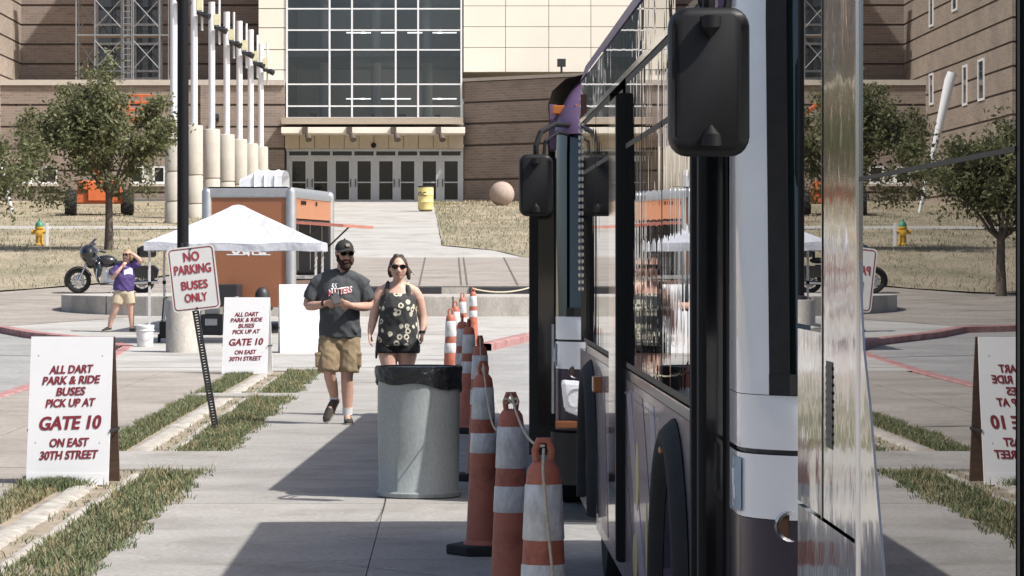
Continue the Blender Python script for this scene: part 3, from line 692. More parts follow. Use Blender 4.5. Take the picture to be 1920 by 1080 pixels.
def make_bus(label, X, Y0, L, wins,  uppers, side_m, win_m, p_front, p_rear, pillar_m, mirror_x, yr, rear_door, group, white_front=True, strip=(), hdz=0.0, rails=True, rz=0.0, zb1=1.22):
    T = thing('transit_bus', label, 'bus', (X, Y0, -0.12), rz, group)
    zb0, zw1, zt = 0.34, 2.52, 2.77; yf = 2.1; rw = 0.60
    # dark core added inside the body to block light
    c = MB(); c.box(.09, 2.46, .75, L - .12, 1.12, 2.74)
    for a, b in ((yf + rw + .06, yr - rw - .06), (yr + rw + .06, L - .12)): c.box(.09, 2.46, a, b, .4, 1.12)
    c.box(.9, 1.7, yf - .8, yf + .8, .4, 1.1); c.box(.9, 1.7, yr - .8, yr + .8, .4, 1.1)
    c.build('light_block_core', INNER, T)
    # lower side panels with wheel arches, both sides
    def sidepoly(y0, y1, arch=None):
        pts = [(y0, zb1), (y0, zb0)]
        if arch:
            pts.append((arch - rw, zb0))
            for i in range(1, 12): t = R(180 - 180 * i / 12); pts.append((arch + rw * math.cos(t), .48 + rw * math.sin(t)))
            pts.append((arch + rw, zb0))
        pts += [(y1, zb0), (y1, zb1)]
        return pts
    segs = [(1.05, yf + .72, yf)]
    y = yf + .73
    while y < yr - .8:
        y1 = min(y + 1.45, yr - .72)
        if yr - .72 - y1 < .4: y1 = yr - .72
        segs.append((y, y1 - .008, None)); y = y1
    segs.append((yr - .715, yr + .72, yr)); segs.append((yr + .728, L - .02, None))
    for y0, y1, ar in segs:
        MB().prism(sidepoly(y0, y1, ar), 0.0, 0.05, lambda a, b, c_: (c_, a, b)).build('side_panel', side_m, T)
        MB().prism(sidepoly(y0, y1, ar), 2.50, 2.55, lambda a, b, c_: (c_, a, b)).build('side_panel', side_m, T)
        if ar:
            f = MB()
            def fn(u, v):
                t = R(186 - 192 * u); ro = rw - .01 + .13 * v
                return (0.0 - .05 * math.sin(math.pi * min(1, v * 1.0)) - .004, ar + ro * math.cos(t), .48 + ro * math.sin(t))
            f.grid(fn, 20, 6); f.build('wheel_arch', RUBBER, T, smooth=True)
    for yy in (yf, yr):
        wheel(T, .08, yy, .48); 
        w2 = MB().lathe([(.28, 0), (.45, -.01), (.48, .03), (.48, .25), (.45, .29), (.1, .28), (0, .28)], 28, (2.19, yy, .48), 'x').build('wheel', RUBBER, T, smooth=True)
    # belt trim, windows, upper panel
    MB().box(-.004, .05, 1.05, L - 1.0, zb1 + .001, zb1 + .045).build('belt_trim', CHROME, T, bevel=.006)
    for (y0, y1) in wins:
        tz = strip[0] if strip else 2.215; th_ = strip[1] if strip else .022
        fr = MB(); fr.box(.0015, .06, y0, y0 + .02, zb1 + .05, zw1); fr.box(.0015, .06, y1 - .02, y1, zb1 + .05, zw1)
        fr.box(.0015, .06, y0 + .02, y1 - .02, zw1 - .03, zw1); fr.box(.0015, .06, y0 + .02, y1 - .02, zb1 + .05, zb1 + .075)
        fr.box(-.0012, .055, y0 + .02, y1 - .02, tz, tz + th_)
        wo = fr.build('window', BLACKPL, T)
        MB().box(.0, .045, y0 + .02, y1 - .02, zb1 + .075, tz).build('pane', win_m, wo)
        MB().box(.0, .045, y0 + .02, y1 - .02, tz + th_, zw1 - .03).build('pane', win_m, wo)
    for (y0, y1, z0, z1, m) in uppers: MB().box(.004, .06, y0, y1, z0, z1).build('side_panel', m, T)
    y = 1.05
    while y < L - .03:
        y1 = min(y + 2.3, L - .02)
        MB().box(.006, .06, y, y1 - .006, zw1 + .03, zt).build('upper_panel', BG_TOP, T)
        MB().box(2.5, 2.546, y, y1 - .006, zb1 + .01, zt).build('upper_panel', BG_TOP, T); y = y1
    MB().box(-.004, .05, 1.05, L - .02, zw1 + .002, zw1 + .028).build('rail', BLACKGL, T)
    # roof
    sec = [(0, zt + .001), (.03, 2.86), (.12, 2.94), (.35, 3.0), (1.275, 3.05), (2.2, 3.0), (2.43, 2.94), (2.52, 2.86), (2.55, zt + .001)]
    MB().grid(lambda u, v: (sec[int(round(v * 8))][0], .50 + (L - .52) * u, sec[int(round(v * 8))][1]), 1, 8).build('roof', PURP, T, smooth=True, angle=60)
    MB().rbox(.45, 2.1, 2.2, 6.0, 3.0, 3.16, .12, plane='xy').build('roof_unit', BUSW, T, bevel=.03)
    MB().box(.012, .06, .50, 1.045, 2.47, zt).build('door_header', PURP, T)
    # rear
    rr_ = MB(); rr_.box(.03, 2.52, L - .05, L, .4, 2.75); rb_ = rr_.build('rear_panel', side_m, T, bevel=.02)
    MB().box(.3, 2.25, L - .01, L + .015, 1.5, 2.5).build('rear_window', BG_SIDE, rb_)
    for xx in (.12, 2.43): MB().box(xx - .06, xx + .06, L - .01, L + .02, 1.2, 1.4).build('tail_lamp', REDL, rb_, bevel=.01)
    MB().box(-.012, .03, L - .35, L - .29, 2.55, 2.68).build('marker_lamp', REDL, T)
    for k in range(26 if not strip else 0): MB().lathe([(0.0, 0), (.009, .008), (.009, .022), (0.0, .03)], 6, (-.002, L - .03, 1.55 + .04 * k), 'z').build('hinge_knuckle', CHROME, T)
    for yy, zz in ((2.28, 1.11), (7.3, 1.11)): MB().box(-.045, .02, yy - .06, yy + .06, zz - .04, zz + .04).build('marker_lamp', AMBER, T, bevel=.008)
    # front: bumper, purple band, white band, pillars, windshield, dome
    n = len(PLAN) - 1
    bp = front_band(.26, .60, 3, 0, n, .03).build('bumper', BLACKPL, T, smooth=True)
    front_band(.615, 1.015, 3, 0, n).build('front_panel', PURP_D, T, smooth=True)
    front_band(1.017, 1.195, 2, 0, n).build('front_panel', BUSW, T, smooth=True)
    front_band(1.21, 1.36, 2, 0, n).build('front_panel', BUSW, T, smooth=True)
    front_band(1.196, 1.209, 1, 1, n - 1, -.01).build('front_seam', DARK, T)
    front_band(1.362, 2.56, 8, 0, 5, .0).build('pillar', pillar_m, T, smooth=True)
    front_band(1.362, 2.56, 8, n - 5, n, .0).build('pillar', pillar_m, T, smooth=True)
    ws = front_band(1.37, 2.555, 8, 5, n - 5, -.012).build('windshield', WSHLD, T, smooth=True)
    front_band(1.362, 1.42, 1, 5, n - 5, .004).build('gasket', RUBBER, ws)
    for ii in ((5, n - 6) if pillar_m is BUSW else ()): front_band(1.42, 2.555, 8, ii, ii + 1, .003).build('gasket', RUBBER, ws, smooth=True)
    dm = front_band(2.562, 3.0, 9, 0, n, .012).build('front_dome', PURP, T, smooth=True)
    MB().box(.7, 1.85, .26, .34, 2.66, 2.86).build('destination_sign', BLACKGL, dm)
    for xx in (.10, .25, 2.30, 2.45): MB().box(xx - .07, xx + .07, .30 if .2 < xx < 2.4 else .42, .36 if .2 < xx < 2.4 else .47, 2.70, 2.76).build('marker_lamp', AMBER, dm, bevel=.008)
    for sx in (0, 1):
        hl = MB(); pts = [(.085, .95), (.44, .93), (.44, .72), (.28, .68), (.11, .74)]
        pts = [(x if sx == 0 else 2.55 - x, z + hdz) for x, z in pts]
        ho = MB().prism(pts, .0, .13, lambda a, b, c_: (a, c_ + (.075 if 0 < a < .25 or a > 2.3 else .02), b)).build('headlight', LAMP, T, bevel=.03)
        for q in (.19, .35):
            xx = q if sx == 0 else 2.55 - q
            MB().lathe([(0, .03), (.05, .02), (.062, 0), (.066, .03)], 16, (xx, .02 if q > .3 else .05, .83 + hdz), 'y').build('lamp', CHROME, ho, smooth=True)
        MB().box((.05 if sx == 0 else 2.34), (.21 if sx == 0 else 2.50), .06, .2, .63, .68).build('turn_lamp', mat('smoked_amber', (.16, .06, .025), .3), T, bevel=.01)
        xx = .16 if sx == 0 else 2.39
        fo = MB().lathe([(.034, .004), (.042, -.004), (.046, .02)], 20, (xx + .02 * (1 - 2 * sx), .085, 1.0), 'y').build('fog_lamp', CHROME, T, smooth=True); MB().lathe([(0, .004), (.034, .004)], 16, (xx + .02 * (1 - 2 * sx), .085, 1.0), 'y').build('lens', mat('dark_lens', (.05, .03, .02), .1, coat=1), fo)
    wp = MB(); wp.tube([(.8, -.03, 1.40), (1.0, .02, 1.9), (1.05, .06, 2.2)], .012, 6); wp.build('wiper', BLACKPL, ws)
    # kerb-side sticker on the corner
    st = front_band(1.03, 1.18, 2, 1, 3, .004).build('access_sticker', BLUE, T, smooth=True)
    q_ = Vector((.05, .33, 0)); sy = MB()
    sy.tube([(.046, .36, 1.145), (.046, .355, 1.10), (.046, .33, 1.095), (.046, .32, 1.06)], .006, 5); sy.lathe([(.026, -.002), (.034, -.002)], 14, (.046, .365, 1.07), 'x'); sy.lathe([(0, -.002), (.011, -.002)], 8, (.046, .36, 1.162), 'x')
    sy.build('access_symbol', WHITE, st)
    # open front door leaves, projecting from the side
    for yy, dz in ((.70, 0), (.98, 0)):
        d = MB(); p = p_front; d.rbox(-p, .06, yy - .03, yy + .03, .42, 2.42, .03, plane='xz')
        do = d.build('door_leaf', BLACKPL, T)
        MB().box(-p + .05 if p > .1 else -p + .01, .04, yy - .034, yy + .034, .62, 2.28).build('door_glass', BLACKGL, do)
        MB().box(-p - .012, -p + .004, yy - .02, yy + .05, .42, 2.42).build('door_edge', RUBBER, do)
    MB().box(.05, .09, .56, 1.05, .4, 2.5).build('doorway', INNER, T)
    gr_ = MB() if rails else None
    if rails: gr_.tube([(.04, .66, .7), (.04, .66, 1.3)], .018, 8); gr_.build('grab_rail', STEEL, T, smooth=True)
    # rear door
    if rear_door:
        a, b = rear_door
        d = MB(); d.rbox(-p_rear, .012, a, a + .06, .42, 2.46, .02, plane='xz'); do = d.build('door_leaf', BLACKPL, T)
        MB().box(-.006, .05, a + .08, (a + b) / 2 - .01, .45, 2.48).build('door_glass', BLACKGL, do)
        MB().box(-.006, .05, (a + b) / 2 + .01, b, .45, 2.48).build('door_glass', BLACKGL, do)
    # mirrors on arms from the dome
    for sx in (0, 1):
        mx = mirror_x if sx == 0 else 2.55 - mirror_x
        m_ = MB(); m_.rbox(-.112, .112, -.05, .06, -.20, .20, .05, seg=5, plane='xz')
        m_.v = [(x * (1 - .10 * (z / .2) ** 2 * (1 if y < 0 else .2)) , y * (1 - .35 * (abs(z) / .2) ** 3), z) for x, y, z in m_.v]
        m_.v = [(x + mx, y - .14, z + 2.215) for x, y, z in m_.v]
        mo = m_.build('mirror', BLACKPL, T, smooth=True, bevel=.022, angle=50)
        MB().box(mx - .085, mx + .085, -.078, -.072, 2.05, 2.38).build('mirror_glass', BG_SIDE, mo)
        for zc_, dz in ((2.385, -.05), (2.045, .05)):
            MB().tube([(mx, -.196, zc_), (mx, -.2, zc_ + dz * .5), (mx, -.19, zc_ + dz)], [.03, .026, .006], 18).build('pivot_boss', BLACKPL, mo, smooth=True)
        arm = MB(); s_ = 1 if sx == 0 else -1
        arm.tube([(mx, -.11, 2.40), (mx + .0, -.13, 2.47), (mx + .03 * s_, -.08, 2.56), (mx + .12 * s_, .08, 2.62), (mx + .26 * s_, .34, 2.62)], .018, 8)
        arm.tube([(mx + .05 * s_, -.11, 2.40), (mx + .06 * s_, -.1, 2.5), (mx + .14 * s_, .08, 2.57), (mx + .24 * s_, .3, 2.55)], .011, 6)
        arm.build('mirror_arm', BLACKPL, mo, smooth=True)
    return T

bus1 = make_bus('dark glass transit bus with large black mirror, second from the camera', 0.767, 8.75, 9.9,
    [(1.06, 2.75), (2.76, 3.95), (3.96, 5.13), (6.5, 7.9), (7.92, 9.4)], [(9.42, 9.88, 1.27, 2.52, BG_SIDE)], WRAP, BG_SIDE, 0.018, 0.04, BUSW, -.066, 8.45, (5.15, 6.45), 'buses parked in line along the kerb', hdz=-.14, rails=False)
for (yy, za, zb_, wd) in ((4.2, .72, 1.0, .10), (4.35, .42, .62, .16), (3.6, .5, .8, .05)):
    MB().prism([(yy + wd * math.cos(R(t)), (za + zb_) / 2 + (zb_ - za) / 2 * math.sin(R(t))) for t in range(0, 360, 20)], -.004, .0, lambda a, b, c_: (c_, a, b)).build('decal', YEL, bus1)
LILAC = mat('lilac_graphic', (.36, .32, .44), .3, metal=.3, var=.1, coat=.4); PLUM = mat('plum_graphic', (.10, .065, .14), .3, metal=.3, var=.1, coat=.4)
for m_, pts in ((PLUM, [(2.85, .36), (3.5, .36), (4.6, 1.19), (3.9, 1.19)]), (LILAC, [(3.6, .36), (3.95, .36), (5.0, 1.15), (4.7, 1.19)]), (PLUM, [(4.3, .36), (5.1, .36), (5.1, .9)]), (LILAC, [(2.84, .75), (3.05, .75), (3.5, 1.19), (3.2, 1.19)]), (PLUM, [(6.6, .4), (7.2, .4), (7.6, 1.15), (7.0, 1.15)])):
    MB().prism(pts, -.0022, -.0002, lambda a, b, c_: (c_, a, b)).build('decal', m_, bus1)
for q in range(16): MB().lathe([(0, -.003), (.006, -.002), (.007, 0)], 6, (-.0025, 2.9 + .145 * q, 1.16), 'x').build('rivet', STEEL, bus1)
bus2 = make_bus('purple and white transit bus facing the camera behind the rope of cones', 0.645, 20.85, 11.7,
    [(1.06, 2.75), (2.76, 3.95), (3.96, 5.1), (6.6, 7.9), (7.92, 9.2), (9.22, 10.5)], [(10.52, 11.66, 1.27, 2.52, BG_TOP)], WRAP, BG_SIDE, 0.115, 0.05, WSHLD, -.075, 8.85, (5.15, 6.55), 'buses parked in line along the kerb', rz=R(-2.0))
bus0 = make_bus('nearest bus with polished metal rear panel and mirroring side window', 0.70, -5.6, 12.07,
    [(1.06, 3.0), (3.02, 4.6), (4.62, 6.2), (6.22, 7.8), (7.9, 9.5), (9.53, 11.08)],
    [(11.092, 11.618, 1.254, 2.52, CHRO_N), (11.632, 12.05, 1.254, 1.60, CHRO_N), (11.092, 12.05, 1.045, 1.246, CHRO_N), (11.63, 12.05, 1.61, 2.52, BG_NEAR)], CHRO_N, BG_NEAR, 0.05, 0.04, BUSW, -.1, 8.85, None,
    'buses parked in line along the kerb', strip=(1.872, .007), zb1=1.04)
vt = MB().box(.003, .006, 11.46, 11.56, 1.39, 1.55).build('vent', DARK, bus0)
for k in range(10): MB().box(.0018, .005, 11.46, 11.56, 1.40 + .015 * k, 1.406 + .015 * k).build('louver', DARK, vt)
for yy in (11.085, 11.625): MB().box(.002, .02, yy - .005, yy + .005, 1.25, 2.52).build('seam', BLACKGL, bus0)
MB().box(-.006, .02, 11.045, 11.07, 1.06, 2.52).build('window_trim', CHROME, bus0, bevel=.004)
MB().prism([(11.09, 1.05), (11.09, 1.95), (11.072, 1.95), (11.05, 1.75), (10.99, 1.59), (10.91, 1.496), (10.86, 1.42), (10.76, 1.27), (10.64, 1.05)], -.002, .0, lambda a, b, c_: (c_, a, b)).build('corner_panel', CHRO_N, bus0)

# ------------------------------------------------------------------ street furniture and signs
SIGNW = mat('white_sign_board', (0.74, 0.74, 0.74), 0.5, var=0.03, scale=3)
MAROON = mat('maroon_lettering', (0.20, 0.018, 0.03), 0.6, var=0.15, scale=20)
REDSG = mat('red_sign_ink', (0.32, 0.035, 0.05), 0.5, var=0.1, scale=20)
WOODB = mat('brown_board', (0.12, 0.075, 0.055), 0.8, var=0.25, scale=6, stretch=(1, 1, 6))
ORANGE = mat('cone_orange', (0.42, 0.13, 0.08), 0.55, var=0.15, scale=6, stain=(5, (.6, .55, .52), .52))
REFL = mat('reflective_band', (0.58, 0.58, 0.57), 0.4, var=0.2, scale=30, bump=0.6, bscale=50, stretch=(1, 1, .5), stain=(9, (.6, .58, .55), .55))
ROPE = mat('rope', (0.55, 0.49, 0.36), 0.8, var=0.2, scale=60, bump=.5, bscale=200)
GALV = mat('painted_drum_grey', (0.30, 0.325, 0.32), 0.5, var=0.08, scale=4, bump=0.3, bscale=7, bdist=.02, stretch=(1, 1, 0.35), fine=.25, stain=(5, (.75, .74, .72), .6))
BAG = mat('bin_liner', (0.012, 0.013, 0.014), 0.3, var=0.3, bump=0.8, bscale=18, bdist=.03)

# grey drum bin
bn = thing('trash_drum', 'grey drum trash can with black liner standing on the shaded sidewalk', 'trash can', (ax(785, 21.8), 21.8, 0))
MB().lathe([(0, .0), (.265, .0), (.285, .01), (.288, .035), (.272, .05), (.276, .3), (.280, .6), (.278, .86), (.285, .875), (.27, .88), (.26, .85)], 48).build('drum', GALV, bn, smooth=True, angle=50)
bag = MB()
def bagf(u, v):
    t = 2 * math.pi * u; z0 = .745 - .035 * math.sin(t + .9) - .012 * math.sin(5 * t)
    prof = [(.275, .80), (.284, .886), (.293, .89), (.296, .87), (.295, .84 - .02 * math.sin(3 * t)), (.2925, .80), (.294, (.80 + z0) / 2), (.2915, z0)]
    r, z = prof[int(round(v * 7))]; r += .0035 * math.sin(17 * t + 9 * v) + .003 * math.sin(31 * t - 4 * v)
    return (r * math.cos(t), r * math.sin(t), z)
bag.grid(bagf, 72, 7); bag.build('bin_liner', BAG, bn, smooth=True)
MB().lathe([(0, .55), (.272, .58)], 32).build('liner_inside', BAG, bn)

# channeliser cones with handles
def make_cone(label, loc, rz):
    c = thing('traffic_cone', label, 'traffic cone', loc, rz, 'tall orange cones strung along the kerb')
    prof = lambda z: .098 - .046 * z / .98
    b = MB(); n = 6
    b.prism([(.205 * math.cos(R(60 * i + 30)), .205 * math.sin(R(60 * i + 30))) for i in range(6)], .0, .055); b.build('base', RUBBER, c, bevel=.012)
    MB().lathe([(.112, .05), (.105, .07)] + [(prof(z), z) for z in (.08, .3, .5, .6, .7, .8, .93)] + [(.049, .962), (.036, .982), (0, .99)], 24).build('body', ORANGE, c, smooth=True)
    for z0, z1 in ((.74, .915), (.555, .665)):
        MB().lathe([(prof(z0) + .0008, z0), (prof(z0) + .003, z0 + .004), (prof(z1) + .003, z1 - .004), (prof(z1) + .0008, z1)], 24).build('reflective_band', REFL, c, smooth=True)
    MB().tube([(-.02, 0, .975), (-.026, 0, 1.02), (-.015, 0, 1.05), (.015, 0, 1.05), (.026, 0, 1.02), (.02, 0, .975)], [.012] * 6, 8).build('handle', ORANGE, c, smooth=True)
    return c
cones = [('nearest tall cone with rope hanging down its front', 1019, 865), ('second tall cone from the camera with rope knotted on its handle', 958, 768),
         ('third tall cone from the camera standing on a black base', 906, 702), ('fourth cone from the camera, upper half peeking behind the third', 900, 648),
         ('fifth cone from the camera in the bus shade', 879, 613), ('shaded cone nearest to the sunlit group of cones', 867, 603)]
cpos = []
for i, (lb, px, py) in enumerate(cones):
    D = (EYE - 0.985) / ((py - VPY) / FPX)
    loc = (ax(px, D), D, 0.0); cpos.append(loc); make_cone(lb, loc, .3 * i)
for lb, px, D in (('leftmost bright orange cone in the sun behind the drum', 845, 36.2), ('sunlit cone just right of the leftmost far cone', 854, 42.5), ('third sunlit far cone, half hidden by its neighbours', 867, 50.0), ('farthest sunlit cone with a rope running right to the bus', 887, 54.5)):
    make_cone(lb, (ax(px, D), D, gz(D)), .2)
def rope(label, pts, r=.0045):
    tag(MB().tube(pts, r, 6).build('rope', ROPE, None, smooth=True), label, 'rope', 'ropes strung between cones')
def sag(a, b, s, n=14):
    a, b = Vector(a), Vector(b); return [a.lerp(b, i / n) + Vector((0, 0, -4 * s * (i / n) * (1 - i / n))) for i in range(n + 1)]
tops = [Vector((x, y, z + 1.045)) for x, y, z in cpos]
c1 = Vector(cpos[0])
rope('rope hanging down the front of the nearest cone', [tops[0] + Vector((0, -.02, -.02)), c1 + Vector((-.004, -.075, .96)), c1 + Vector((.005, -.08, .85)), c1 + Vector((.02, -.09, .7)), c1 + Vector((.05, -.11, .4)), c1 + Vector((.07, -.22, .02)), c1 + Vector((.08, -.5, .006))])
rope('rope running from the second cone to the nearest cone', sag(tops[1] + Vector((0, -.02, .004)), tops[0] + Vector((0, -.02, -.01)), .06))
rope('rope running from the third cone to the second cone', sag(tops[2] + Vector((0, -.02, .0)), tops[1] + Vector((-.02, -.02, -.03)), .22))
k_ = MB(); 
for q in range(5): k_.tube([tops[1] + Vector((.03 * math.cos(R(t + 20 * q)), -.01 + .02 * math.sin(R(t)), -.025 + .012 * math.sin(R(2 * t + 40 * q)))) for t in range(0, 361, 30)], .006, 5)
tag(k_.build('rope_knot', ROPE, None, smooth=True), 'rope knot tied round the handle of the second cone', 'rope')
rope('rope sagging between the fourth cone and the third cone', sag(tops[3] + Vector((0, -.02, 0)), tops[2] + Vector((0, -.02, 0)), .16))
pe = Vector((ax(1000, 58), 58, az(537, 58)))
rope('pale rope stretched from the far right cone to the bus', sag(Vector((ax(887, 54.5), 54.46, gz(54.5) + 1.04)), pe, .08), .012)

# A-frame notice boards
LINES = [('ALL DART', .225, .056, .54, 0), ('PARK & RIDE', .298, .056, .71, 0), ('BUSES', .375, .056, .36, 0), ('PICK UP AT', .452, .056, .61, 0), ('GATE 10', .589, .092, .75, 0), ('ON EAST', .72, .058, .48, 0), ('30TH STREET', .804, .058, .72, 0)]
def aframe(label, loc, rz, W, H, lean, lines, tilt=0, side=WOODB):
    T = thing('sandwich_board', label, 'sign', loc, rz, 'white sandwich boards')
    T.rotation_euler = (0, tilt, rz)
    M1 = Matrix.Rotation(-lean, 4, 'X'); M2 = Matrix.Translation((0, .42, 0)) @ Matrix.Rotation(lean, 4, 'X')
    fb = MB().box(-W / 2, W / 2, 0, .018, 0, H).xform(M1).build('front_board', SIGNW, T)
    MB().box(-W / 2, W / 2, -.018, 0, 0, H).xform(M2).build('rear_board', side, T)
    MB().box(-W / 2, W / 2, -.004, .0, .0, .08).xform(M1).build('bottom_rail', SIGNW, fb)
    u = Vector((1, 0, 0)); v = (M1.to_3x3() @ Vector((0, 0, 1)))
    nrm = M1.to_3x3() @ Vector((0, -1, 0))
    for s, fy, cap, wd, _ in lines:
        lettering(s, v * (H * (1 - fy)) + nrm * .003, u, v, MAROON, fb, cap / .69, bold=.0022 * cap / .07, heavy=.0022 * cap / .07, shear=.22, width=wd * W, roll=R(2.0), name='lettering')
    for qx in (-.40, .38):
        for qz in (.87, .28): 
            p = u * (qx * W) + v * (H * qz) + nrm * .002
            MB().lathe([(0, 0), (.005, 0), (.005, .004)], 8, tuple(p), 'y').build('bolt', STEEL, fb)
    for xx in (-W / 2 - .004, W / 2 + .002): MB().box(xx, xx + .004, .05, .38, H * .35, H * .37).build('strap', DARK, T)
    return T
aframe('white sandwich board with maroon gate notice standing nearest at the left', (ax(127, 23.0), 22.95, 0), R(-6), .60, 1.07, R(9), LINES)
aframe('smaller looking white gate notice board beside the light pole', (ax(458, 45.0), 45.0, 0), R(-8), .65, 1.09, R(10), LINES, side=SIGNW)
aframe('blank white sandwich board in front of the orange trailer', (ax(566, 53.0), 53.0, gz(53)), R(8), .72, 1.15, R(9), [], side=SIGNW)

# no parking sign on a leaning perforated post
Dn = 30.4
npst = thing('no_parking_sign', 'white and red no parking sign on leaning black perforated post', 'sign', (ax(405, Dn), Dn, -.02))
B = Vector((0, 0, 0)); Tp = at(345, 455, Dn) - Vector(npst.location)
upv = (Tp - B).normalized(); rt = Vector((0, 1, 0)).cross(upv).normalized(); fw = Vector((0, -1, 0))
rt = upv.cross(fw).normalized() * -1
if rt.x < 0: rt = -rt
post = MB()
L_ = (Tp - B).length
M = Matrix((( rt.x, 0, upv.x, 0), (rt.y, 1, upv.y, 0), (rt.z, 0, upv.z, 0), (0, 0, 0, 1)))
MB().box(-.032, -.012, -.012, .012, -.1, L_).xform(M).build('post', DARK, npst)
MB().box(.012, .032, -.012, .012, -.1, L_).xform(M).build('post', DARK, npst)
rung = MB(); ho = MB()
z = 0.0
while z < L_:
    rung.box(-.012, .012, -.006, .006, z + .007, z + .026); z += .026
rung.xform(M).build('post_web', DARK, npst)
sgn = MB(); sgn.rbox(-.225, .225, -.022, -.018, -.305, .305, .04, seg=5, plane='xz')
cs = at(363.5, 522, Dn) - Vector(npst.location)
ra = R(6.5)
u2 = Vector((math.cos(ra), 0, math.sin(ra))); v2 = Vector((-math.sin(ra), 0, math.cos(ra)))
M2 = Matrix(((u2.x, 0, v2.x, cs.x), (0, 1, 0, cs.y), (u2.z, 0, v2.z, cs.z), (0, 0, 0, 1)))
pl_ = sgn.xform(M2).build('sign_plate', mat('sign_plate_white', (0.66, 0.66, 0.64), 0.35, var=.05), npst)
bd = MB()
def bdf(u, v):
    pts = []
    for cx, cy, t0 in ((.225 - .014 - .035, .305 - .014 - .035, 0), (-(.225 - .014 - .035), .305 - .014 - .035, 90), (-(.225 - .049), -(.305 - .049), 180), (.225 - .049, -(.305 - .049), 270)):
        for i in range(6): pts.append((cx, cy, R(t0 + 90 * i / 5)))
    pts.append(pts[0]); cx, cy, t = pts[int(round(u * 24))]; r = .035 - .009 * v
    return (cx + r * math.cos(t), -.0245, cy + r * math.sin(t))
bd.grid(bdf, 24, 1).xform(M2).build('border', MAROON, pl_)
for s, fz, cap, wd in (('NO', .205, .085, .15), ('PARKING', .085, .085, .35), ('BUSES', -.065, .078, .25), ('ONLY', -.185, .078, .215)):
    o_ = Vector((0, -.0255, fz)); lettering(s, M2 @ o_, u2, v2, REDSG, pl_, cap / .69, bold=.0016, heavy=.0022, width=wd)
for zz in (.28, -.285): MB().lathe([(0, -.01), (.011, -.008), (.012, 0)], 8, tuple(M2 @ Vector((0, -.022, zz))), 'y').build('bolt', DARK, pl_)

# lamp post on a concrete footing
lp = thing('light_pole', 'tall black lamp post on a round concrete footing', 'lamp post', (ax(343, 53.4), 53.4, gz(53)))
MB().lathe([(.285, -.05), (.285, .86), (.27, .88), (0, .88)], 32).build('concrete_footing', CONC_G, lp, smooth=True, angle=50)
MB().lathe([(.15, .88), (.15, .93), (.1, .95)], 20).build('base_cover', DARK, lp)
MB().tube([(0, 0, .9), (0, 0, 5), (0, 0, 9.6)], [.098, .095, .085], 16).build('pole', mat('pole_black', (.006, .006, .007), .6, spec=.25), lp, smooth=True)
MB().box(-.25, .25, -1.1, .1, 9.55, 9.7).build('lamp_head', DARK, lp, bevel=.03)

# pop-up tent
Dt = 57.0; TX0, TX1 = ax(275, Dt), ax(597, Dt); HW = (TX1 - TX0) / 2
tent = thing('canopy_tent', 'white pop up canopy tent with thin legs', 'tent', ((TX0 + TX1) / 2, Dt + HW, gz(Dt)))
FAB = mat('tent_fabric', (0.44, 0.45, 0.49), 0.75, var=0.04, bump=0.9, bscale=2.5, bdist=.08)
g0 = gz(Dt); ze = az(454, Dt) - g0; zp = az(381, Dt + HW) - g0
cn = MB(); N = 16
def tf(u, v):
    t = u * 4; i = int(min(3, t)); q = t - i
    cs_ = [(-HW, -HW), (HW, -HW), (HW, HW), (-HW, HW), (-HW, -HW)]
    x = cs_[i][0] + (cs_[i + 1][0] - cs_[i][0]) * q; y = cs_[i][1] + (cs_[i + 1][1] - cs_[i][1]) * q
    edge = 4 * q * (1 - q); k = 1 - v
    h = ze + (zp - ze) * (v ** 1.12) - .05 * edge * math.sin(math.pi * v) * (1 - v) - .03 * edge * (1 - v) + .012 * math.sin(23 * u * 3.1 + v * 6) * (1 - v)
    if v > .88: h = ze + (zp - ze) * (.88 ** 1.12 + (1 - ((1 - v) / .12) ** 2) * .10)
    return (x * k * 1.03, y * k * 1.03, h)
cn.grid(tf, 64, 16); cn.build('canopy', FAB, tent, smooth=True, angle=35)
val = MB()
def vf(u, v):
    p = tf(u, 0); w_ = .012 * math.sin(u * 90) * v + .008 * math.sin(u * 37)
    return (p[0] * (1 + w_ * .3), p[1] * (1 + w_ * .3) - .0, p[2] + .003 - v * (.155 - .02 * abs(math.sin(u * 12.57)))) 
val.grid(vf, 96, 4); val.build('valance', FAB, tent, smooth=True)
LEGM = mat('tent_leg', (0.62, 0.62, 0.62), 0.4, metal=.3)
for sx in (-1, 1):
    for sy in (-1, 1):
        xx, yy = sx * HW * .97, sy * HW * .97; zb_ = gz(Dt + HW + yy) - g0
        lg = MB().box(xx - .02, xx + .02, yy - .02, yy + .02, zb_, ze - .01).build('leg', LEGM, tent)
        MB().box(xx - .05, xx + .05, yy - .05, yy + .05, zb_, zb_ + .012).build('foot', LEGM, lg)
        MB().box(xx - .03, xx + .03, yy - .03, yy + .03, 1.05, 1.12).build('clip', BLACKPL, lg)
        for k in range(5): MB().tube([(xx + .028 * math.cos(R(t + 60 * k)), yy + .028 * math.sin(R(t + 60 * k)), .9 + .16 * k + t / 900) for t in range(0, 200, 40)], .006, 4).build('ribbon', mat('tan_ribbon', (.45, .33, .22), .7), lg)
for (a, b) in (((-1, -1), (1, -1)), ((-1, 1), (1, 1)), ((-1, -1), (-1, 1)), ((1, -1), (1, 1))):
    MB().tube([(a[0] * HW * .95, a[1] * HW * .95, ze - .06), (b[0] * HW * .95, b[1] * HW * .95, ze - .06)], .012, 6).build('brace', LEGM, tent)
